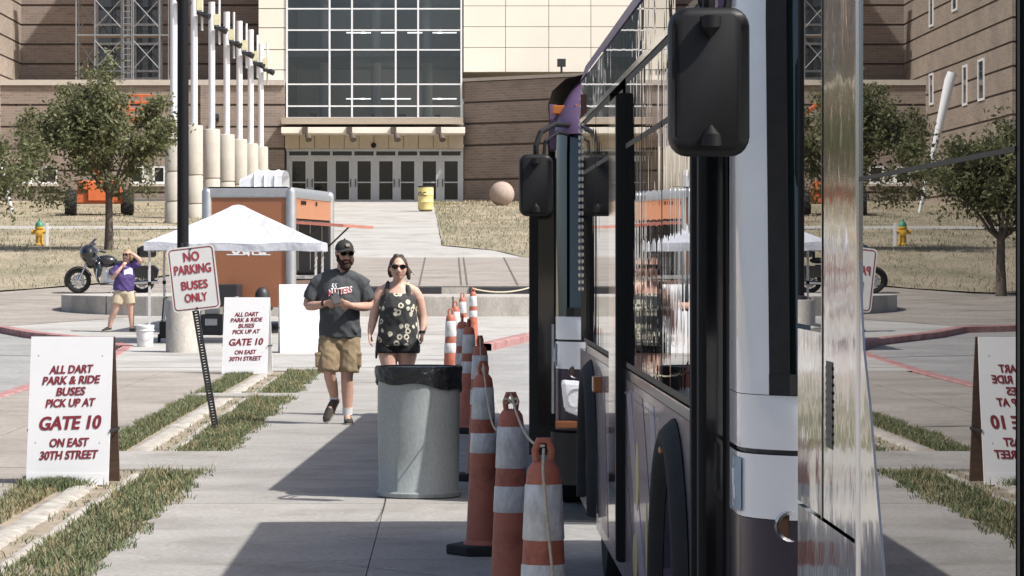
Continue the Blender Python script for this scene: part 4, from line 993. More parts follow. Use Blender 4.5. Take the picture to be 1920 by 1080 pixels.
# bucket weight
bk = thing('bucket', 'white plastic bucket weighing down the tent leg', 'bucket', (ax(272, 56.0), 56.0, gz(56)))
BUCK = mat('white_bucket', (0.72, 0.72, 0.70), 0.45, var=.05)
MB().lathe([(0, .0), (.132, .0), (.14, .02), (.152, .33), (.162, .335), (.162, .37), (.15, .38), (.145, .36), (.13, .05), (0, .05)], 24).build('pail', BUCK, bk, smooth=True, angle=40)
MB().lathe([(.158, .27), (.165, .275), (.165, .29), (.158, .295)], 24).build('rib', BUCK, bk, smooth=True)
MB().tube([(-.15, 0, .28), (-.13, -.12, .16), (0, -.17, .1), (.13, -.12, .16), (.15, 0, .28)], .005, 5).build('handle', STEEL, bk)

# orange vending trailer
Dr = 63.0
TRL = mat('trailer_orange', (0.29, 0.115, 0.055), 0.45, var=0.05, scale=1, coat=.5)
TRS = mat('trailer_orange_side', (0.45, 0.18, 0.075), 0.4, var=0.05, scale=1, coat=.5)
ALT = mat('brushed_aluminium', (0.52, 0.52, 0.51), 0.38, metal=0.8, var=.08, scale=5)
tr = thing('vending_trailer', 'orange food trailer with rounded aluminium trim behind the white tent', 'trailer', (ax(549, Dr), Dr, gz(Dr)), R(-7.5))
TW_, TL = (ax(549, Dr) - ax(380, Dr)), 4.6; H0, H1 = .52, az(350, Dr) - gz(Dr)
MB().box(-TW_ + .06, -.06, .06, TL - .06, H0, H1 - .06).build('body', INNER, tr)
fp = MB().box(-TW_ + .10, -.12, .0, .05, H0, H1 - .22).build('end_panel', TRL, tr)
lettering('oura', Vector((-TW_ * .5, -.004, az(462, Dr) - gz(Dr))), (1, 0, 0), (0, 0, 1), WHITE, fp, .52, bold=.006, width=.70)
for xx, wd in ((-TW_ * .5 - .26, .36), (-TW_ * .5 + .26, .36)): MB().box(xx - wd / 2, xx + wd / 2, -.005, -.001, az(478.5, Dr) - gz(Dr), az(476.5, Dr) - gz(Dr)).build('strapline', WHITE, fp)
MB().prism([(-TW_ * .5 - .035, az(476, Dr) - gz(Dr)), (-TW_ * .5 + .035, az(476, Dr) - gz(Dr)), (-TW_ * .5, az(481, Dr) - gz(Dr))], -.005, -.001, lambda a, b, c_: (a, c_, b)).build('pointer_mark', WHITE, fp)
# trim: corner posts and rounded roof edge
for xx in (-TW_ + .05, -.05):
    for yy in (.05, TL - .05): MB().lathe([(.11, H0), (.11, H1 - .11)] + [(.11 * math.cos(R(t)), H1 - .11 + .11 * math.sin(R(t))) for t in (20, 40, 60, 80, 90)], 18, (xx, yy, 0)).build('corner_post', ALT, tr, smooth=True)
rf = MB(); sec2 = [(-TW_ - .02, -.22), (-TW_ - .02, -.12), (-TW_ + .03, -.03), (-TW_ + .12, .0), (-.12, .0), (-.03, -.03), (.02, -.12), (.02, -.22)]
rf.grid(lambda u, v: (sec2[int(round(v * 7))][0], -.03 + (TL + .06) * u, H1 + sec2[int(round(v * 7))][1]), 1, 7); ro_ = rf.build('roof', ALT, tr, smooth=True, angle=60)
MB().box(-TW_ + .06, -.06, -.03, .03, H1 - .22, H1 - .02).build('end_trim', ALT, ro_, bevel=.03)
# service side: upper orange panel, window, raised hatch
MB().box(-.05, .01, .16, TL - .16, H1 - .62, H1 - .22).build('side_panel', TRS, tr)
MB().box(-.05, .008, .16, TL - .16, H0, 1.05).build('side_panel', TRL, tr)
hatch = MB().box(.0, .95, .25, TL - .5, -.03, .03).xform(Matrix.Translation((.02, 0, H1 - .70)) @ Matrix.Rotation(R(4), 4, 'Y')).build('hatch', mat('hatch_red', (.45, .17, .12), .5), tr)
for yy in (.5, 1.9, 3.3): MB().box(-.03, .012, yy, yy + .05, 1.25, H1 - .66).build('window_post', ALT, tr)
MB().box(-.045, .004, .16, TL - .16, 1.2, H1 - .64).build('service_window', INNER, tr)
MB().box(-.04, .22, .16, TL - .3, 1.08, 1.15).build('counter', ALT, tr, bevel=.01)
MB().tube([(.02, .4, 1.7), (.5, .4, H1 - .74)], .018, 6).build('hatch_strut', DARK, tr); MB().tube([(.02, TL - .7, 1.7), (.5, TL - .7, H1 - .74)], .018, 6).build('hatch_strut', DARK, tr)
for yy in (.9, 1.1, 1.3, 2.6): MB().lathe([(0, 0), (.045, .0), (.045, .02)], 8, (.012, yy, H1 - .30), 'x').build('vent_hole', DARK, tr)
for yy in (2.2, 3.0):
    for xx in (-TW_ - .02, -.14): MB().lathe([(0, .0), (.2, -.01), (.33, .02), (.34, .06), (.34, .14), (.3, .18), (0, .18)], 24, (xx - .0, yy, .34), 'x').build('wheel', RUBBER, tr, smooth=True)
MB().tube([(-TW_ * .75, .05, .5), (-TW_ * .5, -1.3, .46), (-TW_ * .25, .05, .5)], .045, 6).build('drawbar', DARK, tr)
MB().tube([(-TW_ * .5, -1.2, .0), (-TW_ * .5, -1.2, .75)], .04, 8).build('jack', STEEL, tr)
pt = MB(); pt.box(-TW_ * .78, -TW_ * .55, -.62, -.12, .55, .98); pt.build('gas_box', DARK, tr, bevel=.03)
MB().lathe([(0, .5), (.13, .52), (.14, .6), (.14, .8), (.1, .88), (.05, .92), (0, .92)], 20, (-TW_ * .3, -.4, 0)).build('gas_bottle', DARK, tr, smooth=True)
# roof air vent
vb = MB()
def vfn(u, v):
    a = R(180 * v); x = -1.14 + .86 * u; sh = 1 if u > .35 else .55 + 1.28 * u
    return (x, .75 - .42 * math.cos(a), H1 + .34 * sh * max(0, math.sin(a)) ** .35)
vb.grid(vfn, 8, 10); vo = vb.build('roof_vent', mat('vent_plastic', (.68, .69, .70), .4), tr, smooth=True)
for q in (.36, .6, .84): MB().tube([(-1.14 + .86 * q, .75 - .44 * math.cos(R(t)), H1 + .345 * max(0, math.sin(R(t))) ** .35) for t in range(0, 181, 15)], .014, 6).build('vent_rib', WHITE, vo)
# loose gear behind the lamp footing
gn = thing('generator', 'dark portable generator on the ground by the light pole', 'generator', (ax(398, 58.5), 58.5, gz(58.5)))
MB().box(-.2, .2, -.15, .25, .12, .5).build('engine', DARK, gn, bevel=.03); MB().box(-.12, .1, -.17, -.14, .3, .42).build('control_panel', STEEL, gn)
fr = MB()
for xx in (-.24, .24): fr.tube([(xx, -.2, .0), (xx, -.2, .55), (xx, .3, .55), (xx, .3, .0)], .018, 6)
fr.build('frame', STEEL, gn); MB().box(-.13, .13, -.1, .2, .5, .6).build('tank', mat('grey_tank', (.3, .3, .3), .5), gn, bevel=.03)
bgs = thing('folding_cart', 'black folding cart leaning by the tent leg', 'cart', (ax(316, 58.0), 58.0, gz(58)))
MB().box(-.16, .12, -.1, .2, .08, .38).build('crate', BLACKPL, bgs, bevel=.02); MB().tube([(-.14, .15, .3), (-.1, .2, .8), (.06, .2, .85), (.1, .15, .3)], .014, 6).build('handle', DARK, bgs)
for xx in (-.17, .13): MB().lathe([(0, 0), (.08, 0), (.08, .04), (0, .04)], 14, (xx - .02, 0, .08), 'x').build('wheel', RUBBER, bgs)

# yellow barrel by the doors
yb = thing('yellow_barrel', 'pale yellow barrel trash can on the walk before the doors', 'trash can', (ax(798, 133), 133, gz(133) + .02))
YB = mat('yellow_barrel_paint', (0.70, 0.58, 0.24), 0.5, var=0.08, scale=3)
bo = MB().lathe([(0, .05), (.30, .05), (.345, .1), (.352, .4), (.365, .42), (.352, .44), (.352, .72), (.365, .74), (.352, .76), (.352, 1.06), (.30, 1.09), (0, 1.06)], 28).build('barrel', YB, yb, smooth=True, angle=40)
MB().lathe([(.28, .0), (.29, .06)], 20).build('stand', DARK, yb); MB().lathe([(.30, 1.085), (.355, 1.085), (.355, 1.13), (0, 1.14)], 24).build('rim', DARK, yb)
yb.scale = (.93, .93, .93)
lettering('ISC', Vector((-.15, -.36, .76)), (1, 0, 0), (0, 0, 1), DARK, bo, .26, bold=.006)
# stone sphere
sp_ = MB().ball((0, 0, .52), .545, 40, 24).build('stone_sphere', mat('pink_granite', (.36, .28, .235), .75, var=.12, scale=6, fine=.5), None, smooth=True)
sp_.location = (ax(941, 140), 140, gz(140) + .03); tag(sp_, 'round pinkish stone sphere on the dry lawn by the brick wall', 'sphere')

# columns carrying white flagpoles
PW = mat('pole_white', (0.74, 0.74, 0.76), 0.35, var=.03)
COLC = mat('column_concrete', (0.44, 0.405, 0.345), 0.85, var=.09, scale=1.5, bump=.2, fine=.25)
YLT = mat('pale_yellow_plate', (0.72, 0.67, 0.42), .5)
cpx = [326, 364, 397, 425, 449, 470, 489]; ctop = [220, 235, 242, 252, 261, 269, 275]
ords = ['first column from the left', 'second column from the left', 'third column from the left', 'middle column of the seven', 'third column from the right', 'second column from the right', 'smallest looking column at the right end']
for i in range(7):
    D = 119 + 5.2 * i; x = ax(cpx[i], D); zg = gz(D); zt = az(ctop[i], D) - zg
    c = thing('flagpole_column', ords[i] + ' of the row of concrete columns with white flagpoles', 'column', (x, D, zg), 0, 'concrete columns with white poles')
    j1 = az(322, 119) - gz(119); j2 = az(378, 119) - gz(119)
    cuts = [0, j2 - (zg - gz(119)), j1 - (zg - gz(119)), zt]
    for a, b in zip(cuts, cuts[1:]):
        if b - a > .1: MB().lathe([(.29, a), (.34, a + .04), (.34, b - .04), (.30, b)] + ([(0, b)] if b == zt else []), 28).build('drum', COLC, c, smooth=True, angle=50)
    zpt = 12.0 - zg if i != 6 else az(82, D) - zg
    MB().lathe([(.135, zt), (.135, zpt), (0, zpt + .01)], 18).build('pole', PW, c, smooth=True, angle=50)
    zb2 = az({0: -20, 1: 0, 2: 15, 3: 65, 4: 85, 5: 105, 6: 118}[i] if i > 2 else 65 - 28 * (3 - i) + (3 if i == 0 else 0), D) - zg
    MB().tube([(.31, -.05, zb2 - 1.0), (.31, -.05, zb2 + .95)], .045, 8).build('side_bar', PW, c)
    MB().box(.10, .34, -.12, .0, zb2 - .22, zb2 + .22).build('plate', YLT, c)
    f_ = MB(); f_.box(.2, .55, -.35, -.05, zb2 - .42, zb2 - .30); f_.tube([(.3, -.2, zb2 - .36), (.62, -.3, zb2 - .5)], [.09, .13], 10); f_.ball((.2, -.25, zb2 - .34), .1, 8, 6)
    f_.build('spotlight', DARK, c)

# leaning tapered white pole by the wing
lw_ = thing('leaning_white_pole', 'white tapered pole leaning left in front of the brick wing', 'pole', (ax(24, 130), 130, gz(130)))
MB().tube([(0, 0, -.1), (-.7, 0, 3.0), (-1.25, 0, 5.4), (-1.36, 0, 5.75)], [.06, .13, .22, .20], 14).build('pole', PW, lw_, smooth=True)
MB().lathe([(.2, 0), (.2, .03), (0, .03)], 12).build('base_plate', STEEL, lw_)
# hydrant and marker
HY = mat('hydrant_yellow', (0.60, 0.36, 0.05), 0.45, var=.08, scale=10); HG = mat('hydrant_green', (0.05, 0.22, 0.13), .5)
hy = thing('fire_hydrant', 'yellow fire hydrant with green cap on the dry lawn', 'hydrant', (ax(74, 100), 100, gz(100) + .04))
MB().lathe([(.16, 0), (.16, .04), (.12, .06), (.115, .5), (.15, .52), (.15, .56), (.12, .58)], 18).build('barrel', HY, hy, smooth=True, angle=40)
MB().lathe([(.135, .58), (.125, .66), (.07, .74), (.03, .76), (.03, .81), (0, .81)], 18).build('bonnet', HG, hy, smooth=True)
for sx in (-1, 1): MB().lathe([(.06, .1 * sx), (.06, .2 * sx), (.075, .2 * sx), (.075, .25 * sx), (0, .27 * sx)], 12, (0, 0, .42), 'x').build('nozzle', HY, hy, smooth=True)
MB().lathe([(.08, -.1), (.08, -.2), (.1, -.2), (.1, -.25), (0, -.27)], 14, (0, 0, .38), 'y').build('pumper_nozzle', HY, hy, smooth=True)
mk = MB(); mk.box(-.045, .045, -.02, .02, -.02, .70); mo = mk.build('marker_post', PW, None, bevel=.01); mo.location = (ax(88, 99.8), 99.8, gz(99.8) + .03); tag(mo, 'white marker post beside the yellow hydrant', 'post')

# ------------------------------------------------------------------ trees
BARK = mat('bark', (0.10, 0.08, 0.065), 0.9, var=.3, scale=12, bump=.8, bscale=40, stretch=(1, 1, .3))
LEAF = mat('leaf', (0.065, 0.078, 0.032), 0.55, col2=(0.24, 0.245, 0.12), scale=2.6, spec=.4, detail=3, fine=.6)
n_, l_ = LEAF.node_tree.nodes, LEAF.node_tree.links      # leaves let some light through
tl_ = n_.new('ShaderNodeBsdfTranslucent'); mx_ = n_.new('ShaderNodeMixShader'); mx_.inputs[0].default_value = .38; pb_ = n_['Principled BSDF']
l_.new(pb_.inputs['Base Color'].links[0].from_socket, tl_.inputs[0]); l_.new(pb_.outputs[0], mx_.inputs[1]); l_.new(tl_.outputs[0], mx_.inputs[2]); l_.new(mx_.outputs[0], n_['Material Output'].inputs[0])
def make_tree(label, loc, trunk_h, cx, cz, rx, rz_, nleaf, seed, lean=0.0):
    rr = random.Random(seed); T = thing('tree', label, 'tree', loc)
    tb = MB(); tips = []
    tb.tube([(0, 0, -.1), (.01, 0, trunk_h * .5), (lean * .3, 0, trunk_h)], [.15, .115, .10], 12)
    def limb(p, d, L, r, lev):
        pts = [p]; q = Vector(p); dd = Vector(d)
        for k in range(4):
            dd = (dd + Vector((rr.uniform(-.22, .22), rr.uniform(-.22, .22), rr.uniform(-.05, .2)))).normalized()
            q = q + dd * L / 4; pts.append(tuple(q))
            if lev > 0 or k > 1: tips.append(tuple(q))
            if lev < 2 and k >= 1:
                nd = (dd + Vector((rr.uniform(-1, 1), rr.uniform(-1, 1), rr.uniform(-.5, .5)))).normalized()
                limb(tuple(q), nd, L * .58, r * .5, lev + 1)
        tb.tube(pts, [r, r * .85, r * .7, r * .55, r * .35], 6)
    for k in range(8):
        a = k * 2.4 + rr.uniform(-.3, .3); el = rr.uniform(.45, 1.25)
        d = Vector((math.cos(a) * math.cos(el) + cx / rx * .4, math.sin(a) * math.cos(el), math.sin(el)))
        limb((lean * .3, 0, trunk_h * rr.uniform(.82, 1.0)), d, rx * rr.uniform(.75, 1.1), .055, 0)
    tb.build('trunk', BARK, T, smooth=True)
    # leaf clumps round the limb ends and through the crown volume
    cl = []
    for t in tips:
        if rr.random() < .5: cl.append((t, rr.uniform(.20, .42)))
    for _ in range(150):
        while True:
            v = Vector((rr.uniform(-1, 1), rr.uniform(-1, 1), rr.uniform(-1, 1)))
            if .35 < v.length < 1: break
        b = 1 + .18 * math.sin(5 * v.x + seed) + .14 * math.sin(7 * v.z + 2 * v.y)
        taper = 1.0 if v.z < 0 else 1 - .52 * v.z
        cl.append(((cx + v.x * rx * b * taper, v.y * rx * .9 * b * taper, cz + v.z * rz_ * b), rr.uniform(.22, .5)))
    mb = MB(); v_, f_ = mb.v, mb.f
    for i in range(nleaf):
        c, r = cl[rr.randrange(len(cl))]
        p = Vector(c) + Vector((rr.gauss(0, .5), rr.gauss(0, .5), rr.gauss(0, .42))) * r
        s = rr.uniform(.05, .105)
        n = Vector((rr.gauss(0, 1), rr.gauss(0, 1), rr.gauss(.7, .8))).normalized(); u = n.orthogonal().normalized()
        u = Matrix.Rotation(rr.uniform(0, 6.28), 3, n) @ u; w_ = n.cross(u)
        k = len(v_)
        v_ += [tuple(p - u * s), tuple(p + w_ * s * .45 + n * s * .12), tuple(p + u * s), tuple(p - w_ * s * .45 + n * s * .12)]
        f_.append((k, k + 1, k + 2, k + 3))
    me = bpy.data.meshes.new('crown'); me.from_pydata(mb.v, [], mb.f); me.materials.append(LEAF)
    o = bpy.data.objects.new('crown', me); COL.objects.link(o); o.parent = T
    return T
Dtr = 96
make_tree('leafy young tree with dense dark crown on the lawn at left', (ax(204, Dtr), Dtr, gz(Dtr)), 1.75, -.80, az(262, Dtr) - gz(Dtr) - .05, 2.2, 1.75, 18500, 4)
make_tree('leafy tree mirrored in the nearest bus window, off to the left', (-12.5, 80.5, gz(80.5) + .04), 1.6, .1, 3.05, 1.55, 1.35, 12000, 9)

# ------------------------------------------------------------------ motorcycle facing left
mc = thing('motorcycle', 'black touring motorcycle parked on the forecourt by the lawn', 'motorcycle', (ax(147, 82), 82, gz(82) + .012), R(4))
BLKP = mat('motorcycle_black', (0.012, 0.012, 0.014), 0.15, coat=1.0)
def cycle_wheel(x, r, w_):
    t = MB().lathe([(r * .68, -w_ * .4), (r * .85, -w_ * .5), (r * .97, -w_ * .35), (r, 0), (r * .97, w_ * .35), (r * .85, w_ * .5), (r * .68, w_ * .4)], 36, (x, 0, r), 'y').build('wheel', RUBBER, mc, smooth=True)
    MB().lathe([(r * .62, -.035), (r * .70, -.04), (r * .70, .04), (r * .62, .035)], 36, (x, 0, r), 'y').build('rim', BLKP, t, smooth=True)
    for k in range(9):
        a = k * 2 * math.pi / 9; MB().tube([(x + .05 * math.cos(a), -.02, r + .05 * math.sin(a)), (x + r * .66 * math.cos(a + .15), 0, r + r * .66 * math.sin(a + .15))], [.018, .013], 6).build('spoke', CHROME, t)
    MB().lathe([(0, -.07), (.06, -.06), (.07, 0), (.06, .06), (0, .07)], 14, (x, 0, r), 'y').build('hub', CHROME, t, smooth=True)
    MB().lathe([(.10, -.075), (.16, -.075), (.16, -.068), (.10, -.068)], 24, (x, 0, r), 'y').build('brake_disc', STEEL, t)
cycle_wheel(0, .325, .13); cycle_wheel(1.63, .32, .18)
MB().lathe([(.33, -.085), (.365, -.07), (.372, 0), (.365, .07), (.33, .085)], 20, (0, 0, .325), 'y', a0=20, a1=205).build('front_fender', BLKP, mc, smooth=True)
MB().lathe([(.36, -.11), (.38, 0), (.36, .11)], 20, (1.63, 0, .33), 'y', a0=-10, a1=160).build('rear_fender', BLKP, mc, smooth=True)
for s in (-1, 1): MB().tube([(0, .1 * s, .325), (.30, .1 * s, .95)], [.032, .026], 10).build('fork', CHROME, mc, smooth=True)
fa = MB(); fa.ball((.26, 0, 1.02), (.24, .38, .24), 18, 12); fa.ball((.34, 0, .84), (.19, .32, .22), 14, 10); fa.ball((.52, -.24, .62), (.10, .09, .22), 12, 8); fa.ball((.52, .24, .62), (.10, .09, .22), 12, 8)
fused(fa, 'fairing', BLKP, mc, .025, 3)
wsn = MB(); wsn.grid(lambda u, v: (.14 + .26 * v + .08 * (2 * u - 1) ** 2, (2 * u - 1) * (.30 - .14 * v), 1.14 + .26 * v), 8, 4); wsn.build('windscreen', BLKP, mc, smooth=True)
MB().lathe([(0, -.03), (.085, -.02), (.09, .03)], 18, (.10, 0, .98), 'x').build('headlight', LAMP, mc, smooth=True)
for s in (-1, 1):
    MB().tube([(.32, .1 * s, 1.08), (.42, .3 * s, 1.14), (.58, .40 * s, 1.08)], .018, 8).build('handlebar', CHROME, mc)
    MB().tube([(.55, .38 * s, 1.08), (.68, .42 * s, 1.05)], .022, 8).build('grip', RUBBER, mc)
    MB().ball((.40, .42 * s, 1.26), (.03, .07, .045), 10, 6).build('mirror', BLKP, mc, smooth=True)
tk = MB(); tk.ball((.70, 0, .82), (.30, .18, .16), 18, 10); tk.build('tank', BLKP, mc, smooth=True)
se = MB(); se.ball((1.06, 0, .76), (.25, .17, .08), 16, 8); se.ball((1.42, 0, .84), (.22, .16, .08), 16, 8); fused(se, 'seat', RUBBER, mc, .02, 3)
MB().rbox(1.55, 2.0, -.26, .26, .92, 1.22, .08, plane='xz').build('tour_case', BLKP, mc, bevel=.04)
MB().box(1.50, 1.56, -.2, .2, .90, 1.18).build('backrest', RUBBER, mc, bevel=.02)
for s in (-1, 1):
    sb_ = MB(); sb_.prism([(1.28, .42), (1.24, .70), (1.95, .72), (2.06, .62), (2.02, .38)], .20 * s, .40 * s, lambda a, b, c_: (a, c_, b)); sb_.build('saddlebag', BLKP, mc, bevel=.03)
    MB().tube([(.72, .17 * s, .26), (1.2, .23 * s, .26), (2.05, .24 * s, .30)], [.035, .05, .052], 12).build('exhaust', CHROME, mc, smooth=True)
en = MB(); en.lathe([(0, -.16), (.17, -.15), (.17, .15), (0, .16)], 20, (.80, 0, .40), 'y'); en.box(.95, 1.25, -.17, .17, .26, .52); en.box(.58, .70, -.15, .15, .28, .62); en.build('engine', STEEL, mc, smooth=True, angle=40)
for a, xx in ((-24, .74), (24, .90)):
    cy_ = MB()
    for k in range(6): cy_.lathe([(0, .0), (.095, .0), (.095, .016), (0, .016)], 14, (0, 0, .12 + .03 * k))
    cy_.xform(Matrix.Translation((xx, 0, .42)) @ Matrix.Rotation(R(a), 4, 'Y')).build('cylinder', STEEL, mc)
fm = MB(); fm.tube([(.34, 0, .92), (.45, 0, .45), (.55, 0, .24), (1.2, 0, .24), (1.63, 0, .32)], .03, 8); fm.tube([(.36, 0, .95), (.9, 0, .72), (1.5, 0, .70)], .03, 8); fm.build('frame', BLKP, mc)
MB().tube([(.9, -.16, .24), (.85, -.32, .01)], .014, 6).build('kickstand', CHROME, mc)
MB().box(.55, .78, -.34, -.16, .24, .27).build('footboard', DARK, mc)
MB().rbox(1.0, 1.32, -.19, .19, .45, .76, .05, plane='xz').build('side_cover', BLKP, mc, bevel=.03)
MB().tube([(.5, -.2, .3), (.46, -.36, .42), (.48, -.34, .62), (.5, -.15, .72)], .016, 6).build('crash_bar', CHROME, mc)
MB().ball((.86, -.17, .56), (.085, .05, .10), 12, 8).build('air_cleaner', CHROME, mc, smooth=True)

# ------------------------------------------------------------------ boom lift parked by the annex
LIFT = mat('lift_orange', (0.55, 0.13, 0.04), .45, var=.12, scale=3)
bl = thing('boom_lift', 'orange boom lift with large tyres parked before the brick annex', 'lift', (ax(185, 128), 128, gz(128) + .04), R(8))
MB().box(-1.0, 1.0, -.9, .9, .45, .95).build('chassis', LIFT, bl, bevel=.05)
MB().box(-.85, .85, -1.0, .7, .96, 1.35).build('turret', LIFT, bl, bevel=.06)
MB().box(-.45, .45, -1.04, -.99, .55, 1.2).build('cover', LIFT, bl, bevel=.02)
for xx in (-1.25, 1.0):
    for yy in (-1.1, 1.1):
        w_ = MB().lathe([(.2, -.01), (.44, -.02), (.48, .05), (.48, .33), (.44, .40), (.2, .39), (0, .39)], 28, (xx - .05, yy, .48), 'x').build('wheel', RUBBER, bl, smooth=True, angle=40)
        for k in range(14):
            a = k * 2 * math.pi / 14; MB().box(-.2, .2, -.035, .035, .46, .51).xform(Matrix.Translation((xx + .14, yy, .48)) @ Matrix.Rotation(a, 4, 'X') @ Matrix.Rotation(.4, 4, 'Z')).build('tread', RUBBER, w_)
MB().tube([(.3, .3, 1.2), (-.5, .2, 2.6)], [(.16, .2), (.16, .2)], 4).build('boom', LIFT, bl); MB().tube([(-.5, .0, 2.6), (.55, -.2, 4.5)], [(.13, .16), (.11, .13)], 4).build('boom', LIFT, bl)
MB().tube([(.55, -.2, 4.5), (1.3, -.3, 3.9)], .08, 6).build('jib', LIFT, bl)
bs = MB(); bx0, bx1, by0, by1, bz = 1.2, 2.15, -.75, .1, 3.65
bs.box(bx0, bx1, by0, by1, bz, bz + .25)
bsk = bs.build('basket', LIFT, bl)
for zz in (.55, .85, 1.12):
    MB().tube([(bx0, by0, bz + zz), (bx1, by0, bz + zz), (bx1, by1, bz + zz), (bx0, by1, bz + zz), (bx0, by0, bz + zz)], .028, 6).build('rail', LIFT, bsk)
for xx in (bx0, (bx0 + bx1) / 2, bx1):
    for yy in (by0, by1): MB().tube([(xx, yy, bz + .2), (xx, yy, bz + 1.12)], .028, 6).build('rail_post', LIFT, bsk)

# ------------------------------------------------------------------ scaffold on the annex roof
SCF = mat('scaffold_tube', (0.33, 0.34, 0.35), .45, metal=.6, var=.15, scale=9)
DS = 157.0; zr = zc + .02
sc_ = thing('scaffold', 'grey tube scaffold standing on the annex roof before the tall window', 'scaffold', (ax(230, DS), DS, zr))
sx_ = [ax(p, DS) for p in (145, 180, 230, 252, 301, 318)]
for yy in (DS - .55, DS + .75):
    for x in sx_: MB().tube([(x, yy, zr), (x, yy, zr + 9.5)], .04, 6).build('standard', SCF, sc_, world=True)
    for k in range(5):
        z = zr + .35 + 2.0 * k
        if k: MB().tube([(sx_[0], yy, z), (sx_[-1], yy, z)], .038, 6).build('ledger', SCF, sc_, world=True)
    for k in range(4):
        z = zr + .4 + 2.0 * k
        for a, b in (((1, 2), (3, 4)) if yy < DS else ((0, 1),)): 
            MB().tube([(sx_[a], yy, z + 1.7), (sx_[b], yy, z + .3)], .025, 5).build('brace', SCF, sc_, world=True)
            MB().tube([(sx_[a], yy + .02, z + .3), (sx_[b], yy + .02, z + 1.7)], .025, 5).build('brace', SCF, sc_, world=True)
for k in (1, 2, 3, 4):
    MB().box(sx_[0], sx_[-1], DS - .5, DS + .7, zr + .30 + 2.0 * k, zr + .34 + 2.0 * k).build('deck_board', mat('deck_wood', (.28, .21, .14), .8), sc_, world=True)
for x in (sx_[2] + .08, sx_[3] - .08): MB().tube([(x, DS - .6, zr), (x, DS - .6, zr + 9.4)], .03, 6).build('ladder_rail', SCF, sc_, world=True)
for k in range(30): MB().tube([(sx_[2] + .08, DS - .6, zr + .3 * k + .2), (sx_[3] - .08, DS - .6, zr + .3 * k + .2)], .016, 5).build('rung', SCF, sc_, world=True)

# ------------------------------------------------------------------ people
SKIN = mat('skin', (0.52, 0.315, 0.235), 0.5, var=.08, scale=14, spec=.4)
SKIN2 = mat('skin_fair', (0.58, 0.36, 0.275), 0.5, var=.08, scale=14, spec=.4)
def hand(mb, w_, d, nrm, curl, side=1, s=1.0, spread=.012):
    """palm and five fingers; d = pointing direction, nrm = palm normal (fingers curl towards it)"""
    w_, d, nrm = Vector(w_), Vector(d).normalized(), Vector(nrm).normalized(); lat = d.cross(nrm).normalized() * side
    pe_ = w_ + d * .085 * s
    mb.tube([w_ - d * .02, w_ + d * .02 * s, w_ + d * .05 * s, pe_], [(.024 * s, .02 * s), (.034 * s, .017 * s), (.042 * s, .016 * s), (.040 * s, .013 * s)], 12, ref=tuple(nrm))
    for k, (o_, L) in enumerate(((-.030, .070), (-.010, .080), (.011, .074), (.030, .056))):
        p = pe_ + lat * o_ * s - d * .008; pts = [p]; dd = (d + lat * (o_ * 4 * spread / .012 * .5)).normalized()
        for q in (.42, .33, .25):
            dd = (Matrix.Rotation(curl * (.8 if q > .4 else 1.0), 3, dd.cross(nrm).normalized()) @ dd).normalized()
            p = p + dd * L * q * s; pts.append(p)
        mb.tube(pts, [.0098 * s, .0092 * s, .0085 * s, .0065 * s], 8)
    p = w_ + d * .02 * s - lat * .032 * s; dd = (d * .75 - lat * .65 + nrm * .25).normalized()
    mb.tube([p, p + dd * .035 * s, p + dd * .035 * s + (d * .9 - lat * .1 + nrm * .3).normalized() * .03 * s], [.014 * s, .011 * s, .008 * s], 8)
def ring_tube(mb, rings, n=20):
    """rings: (x,y,z,rx,ry)"""
    mb.tube([(r[0], r[1], r[2]) for r in rings], [(r[3], r[4]) for r in rings], n)
def limb(mb, pts, rad, n=12): mb.tube(pts, rad, n)
def interp(pts, m=3):
    """Catmull-Rom through the joints so that limbs bend smoothly"""
    P = [Vector(p) for p in pts]; out = []
    for i in range(len(P) - 1):
        p0, p1, p2, p3 = P[max(0, i - 1)], P[i], P[i + 1], P[min(len(P) - 1, i + 2)]
        for k in range(m):
            t = k / m
            out.append(.5 * ((2 * p1) + (p2 - p0) * t + (2 * p0 - 5 * p1 + 4 * p2 - p3) * t * t + (3 * p1 - p0 - 3 * p2 + p3) * t ** 3))
    out.append(P[-1]); return out
def rinterp(r, m=3):
    out = []
    for i in range(len(r) - 1):
        for k in range(m): out.append(r[i] + (r[i + 1] - r[i]) * k / m)
    return out + [r[-1]]
def slimb(mb, pts, rad, m=3, n=12): mb.tube(interp(pts, m), rinterp(rad, m), n)
def head(mb, c, rot, k=1.0, ears=True):
    c = Vector(c); P = lambda x, y, z: c + rot @ Vector((x * k, y * k, z * k))
    mb.ball(P(0, .012, .025), (.076 * k, .094 * k, .092 * k), 20, 14, rot)
    mb.ball(P(0, -.018, -.035), (.060 * k, .070 * k, .082 * k), 18, 12, rot)
    mb.ball(P(0, -.045, -.085), (.034 * k, .034 * k, .030 * k), 12, 8, rot)
    mb.tube([P(0, -.082, .02), P(0, -.098, -.012), P(0, -.106, -.028)], [.009 * k, .013 * k, .015 * k], 8); mb.ball(P(0, -.1, -.03), .016 * k, 8, 6)
    mb.tube([P(-.04, -.076, .03), P(0, -.086, .032), P(.04, -.076, .03)], [.010 * k, .012 * k, .010 * k], 8)
    for s in (-1, 1):
        mb.ball(P(.04 * s, -.065, -.02), (.022 * k, .02 * k, .022 * k), 8, 6)
        if ears: mb.ball(P(.078 * s, .005, -.005), (.012 * k, .02 * k, .030 * k), 8, 6, rot)
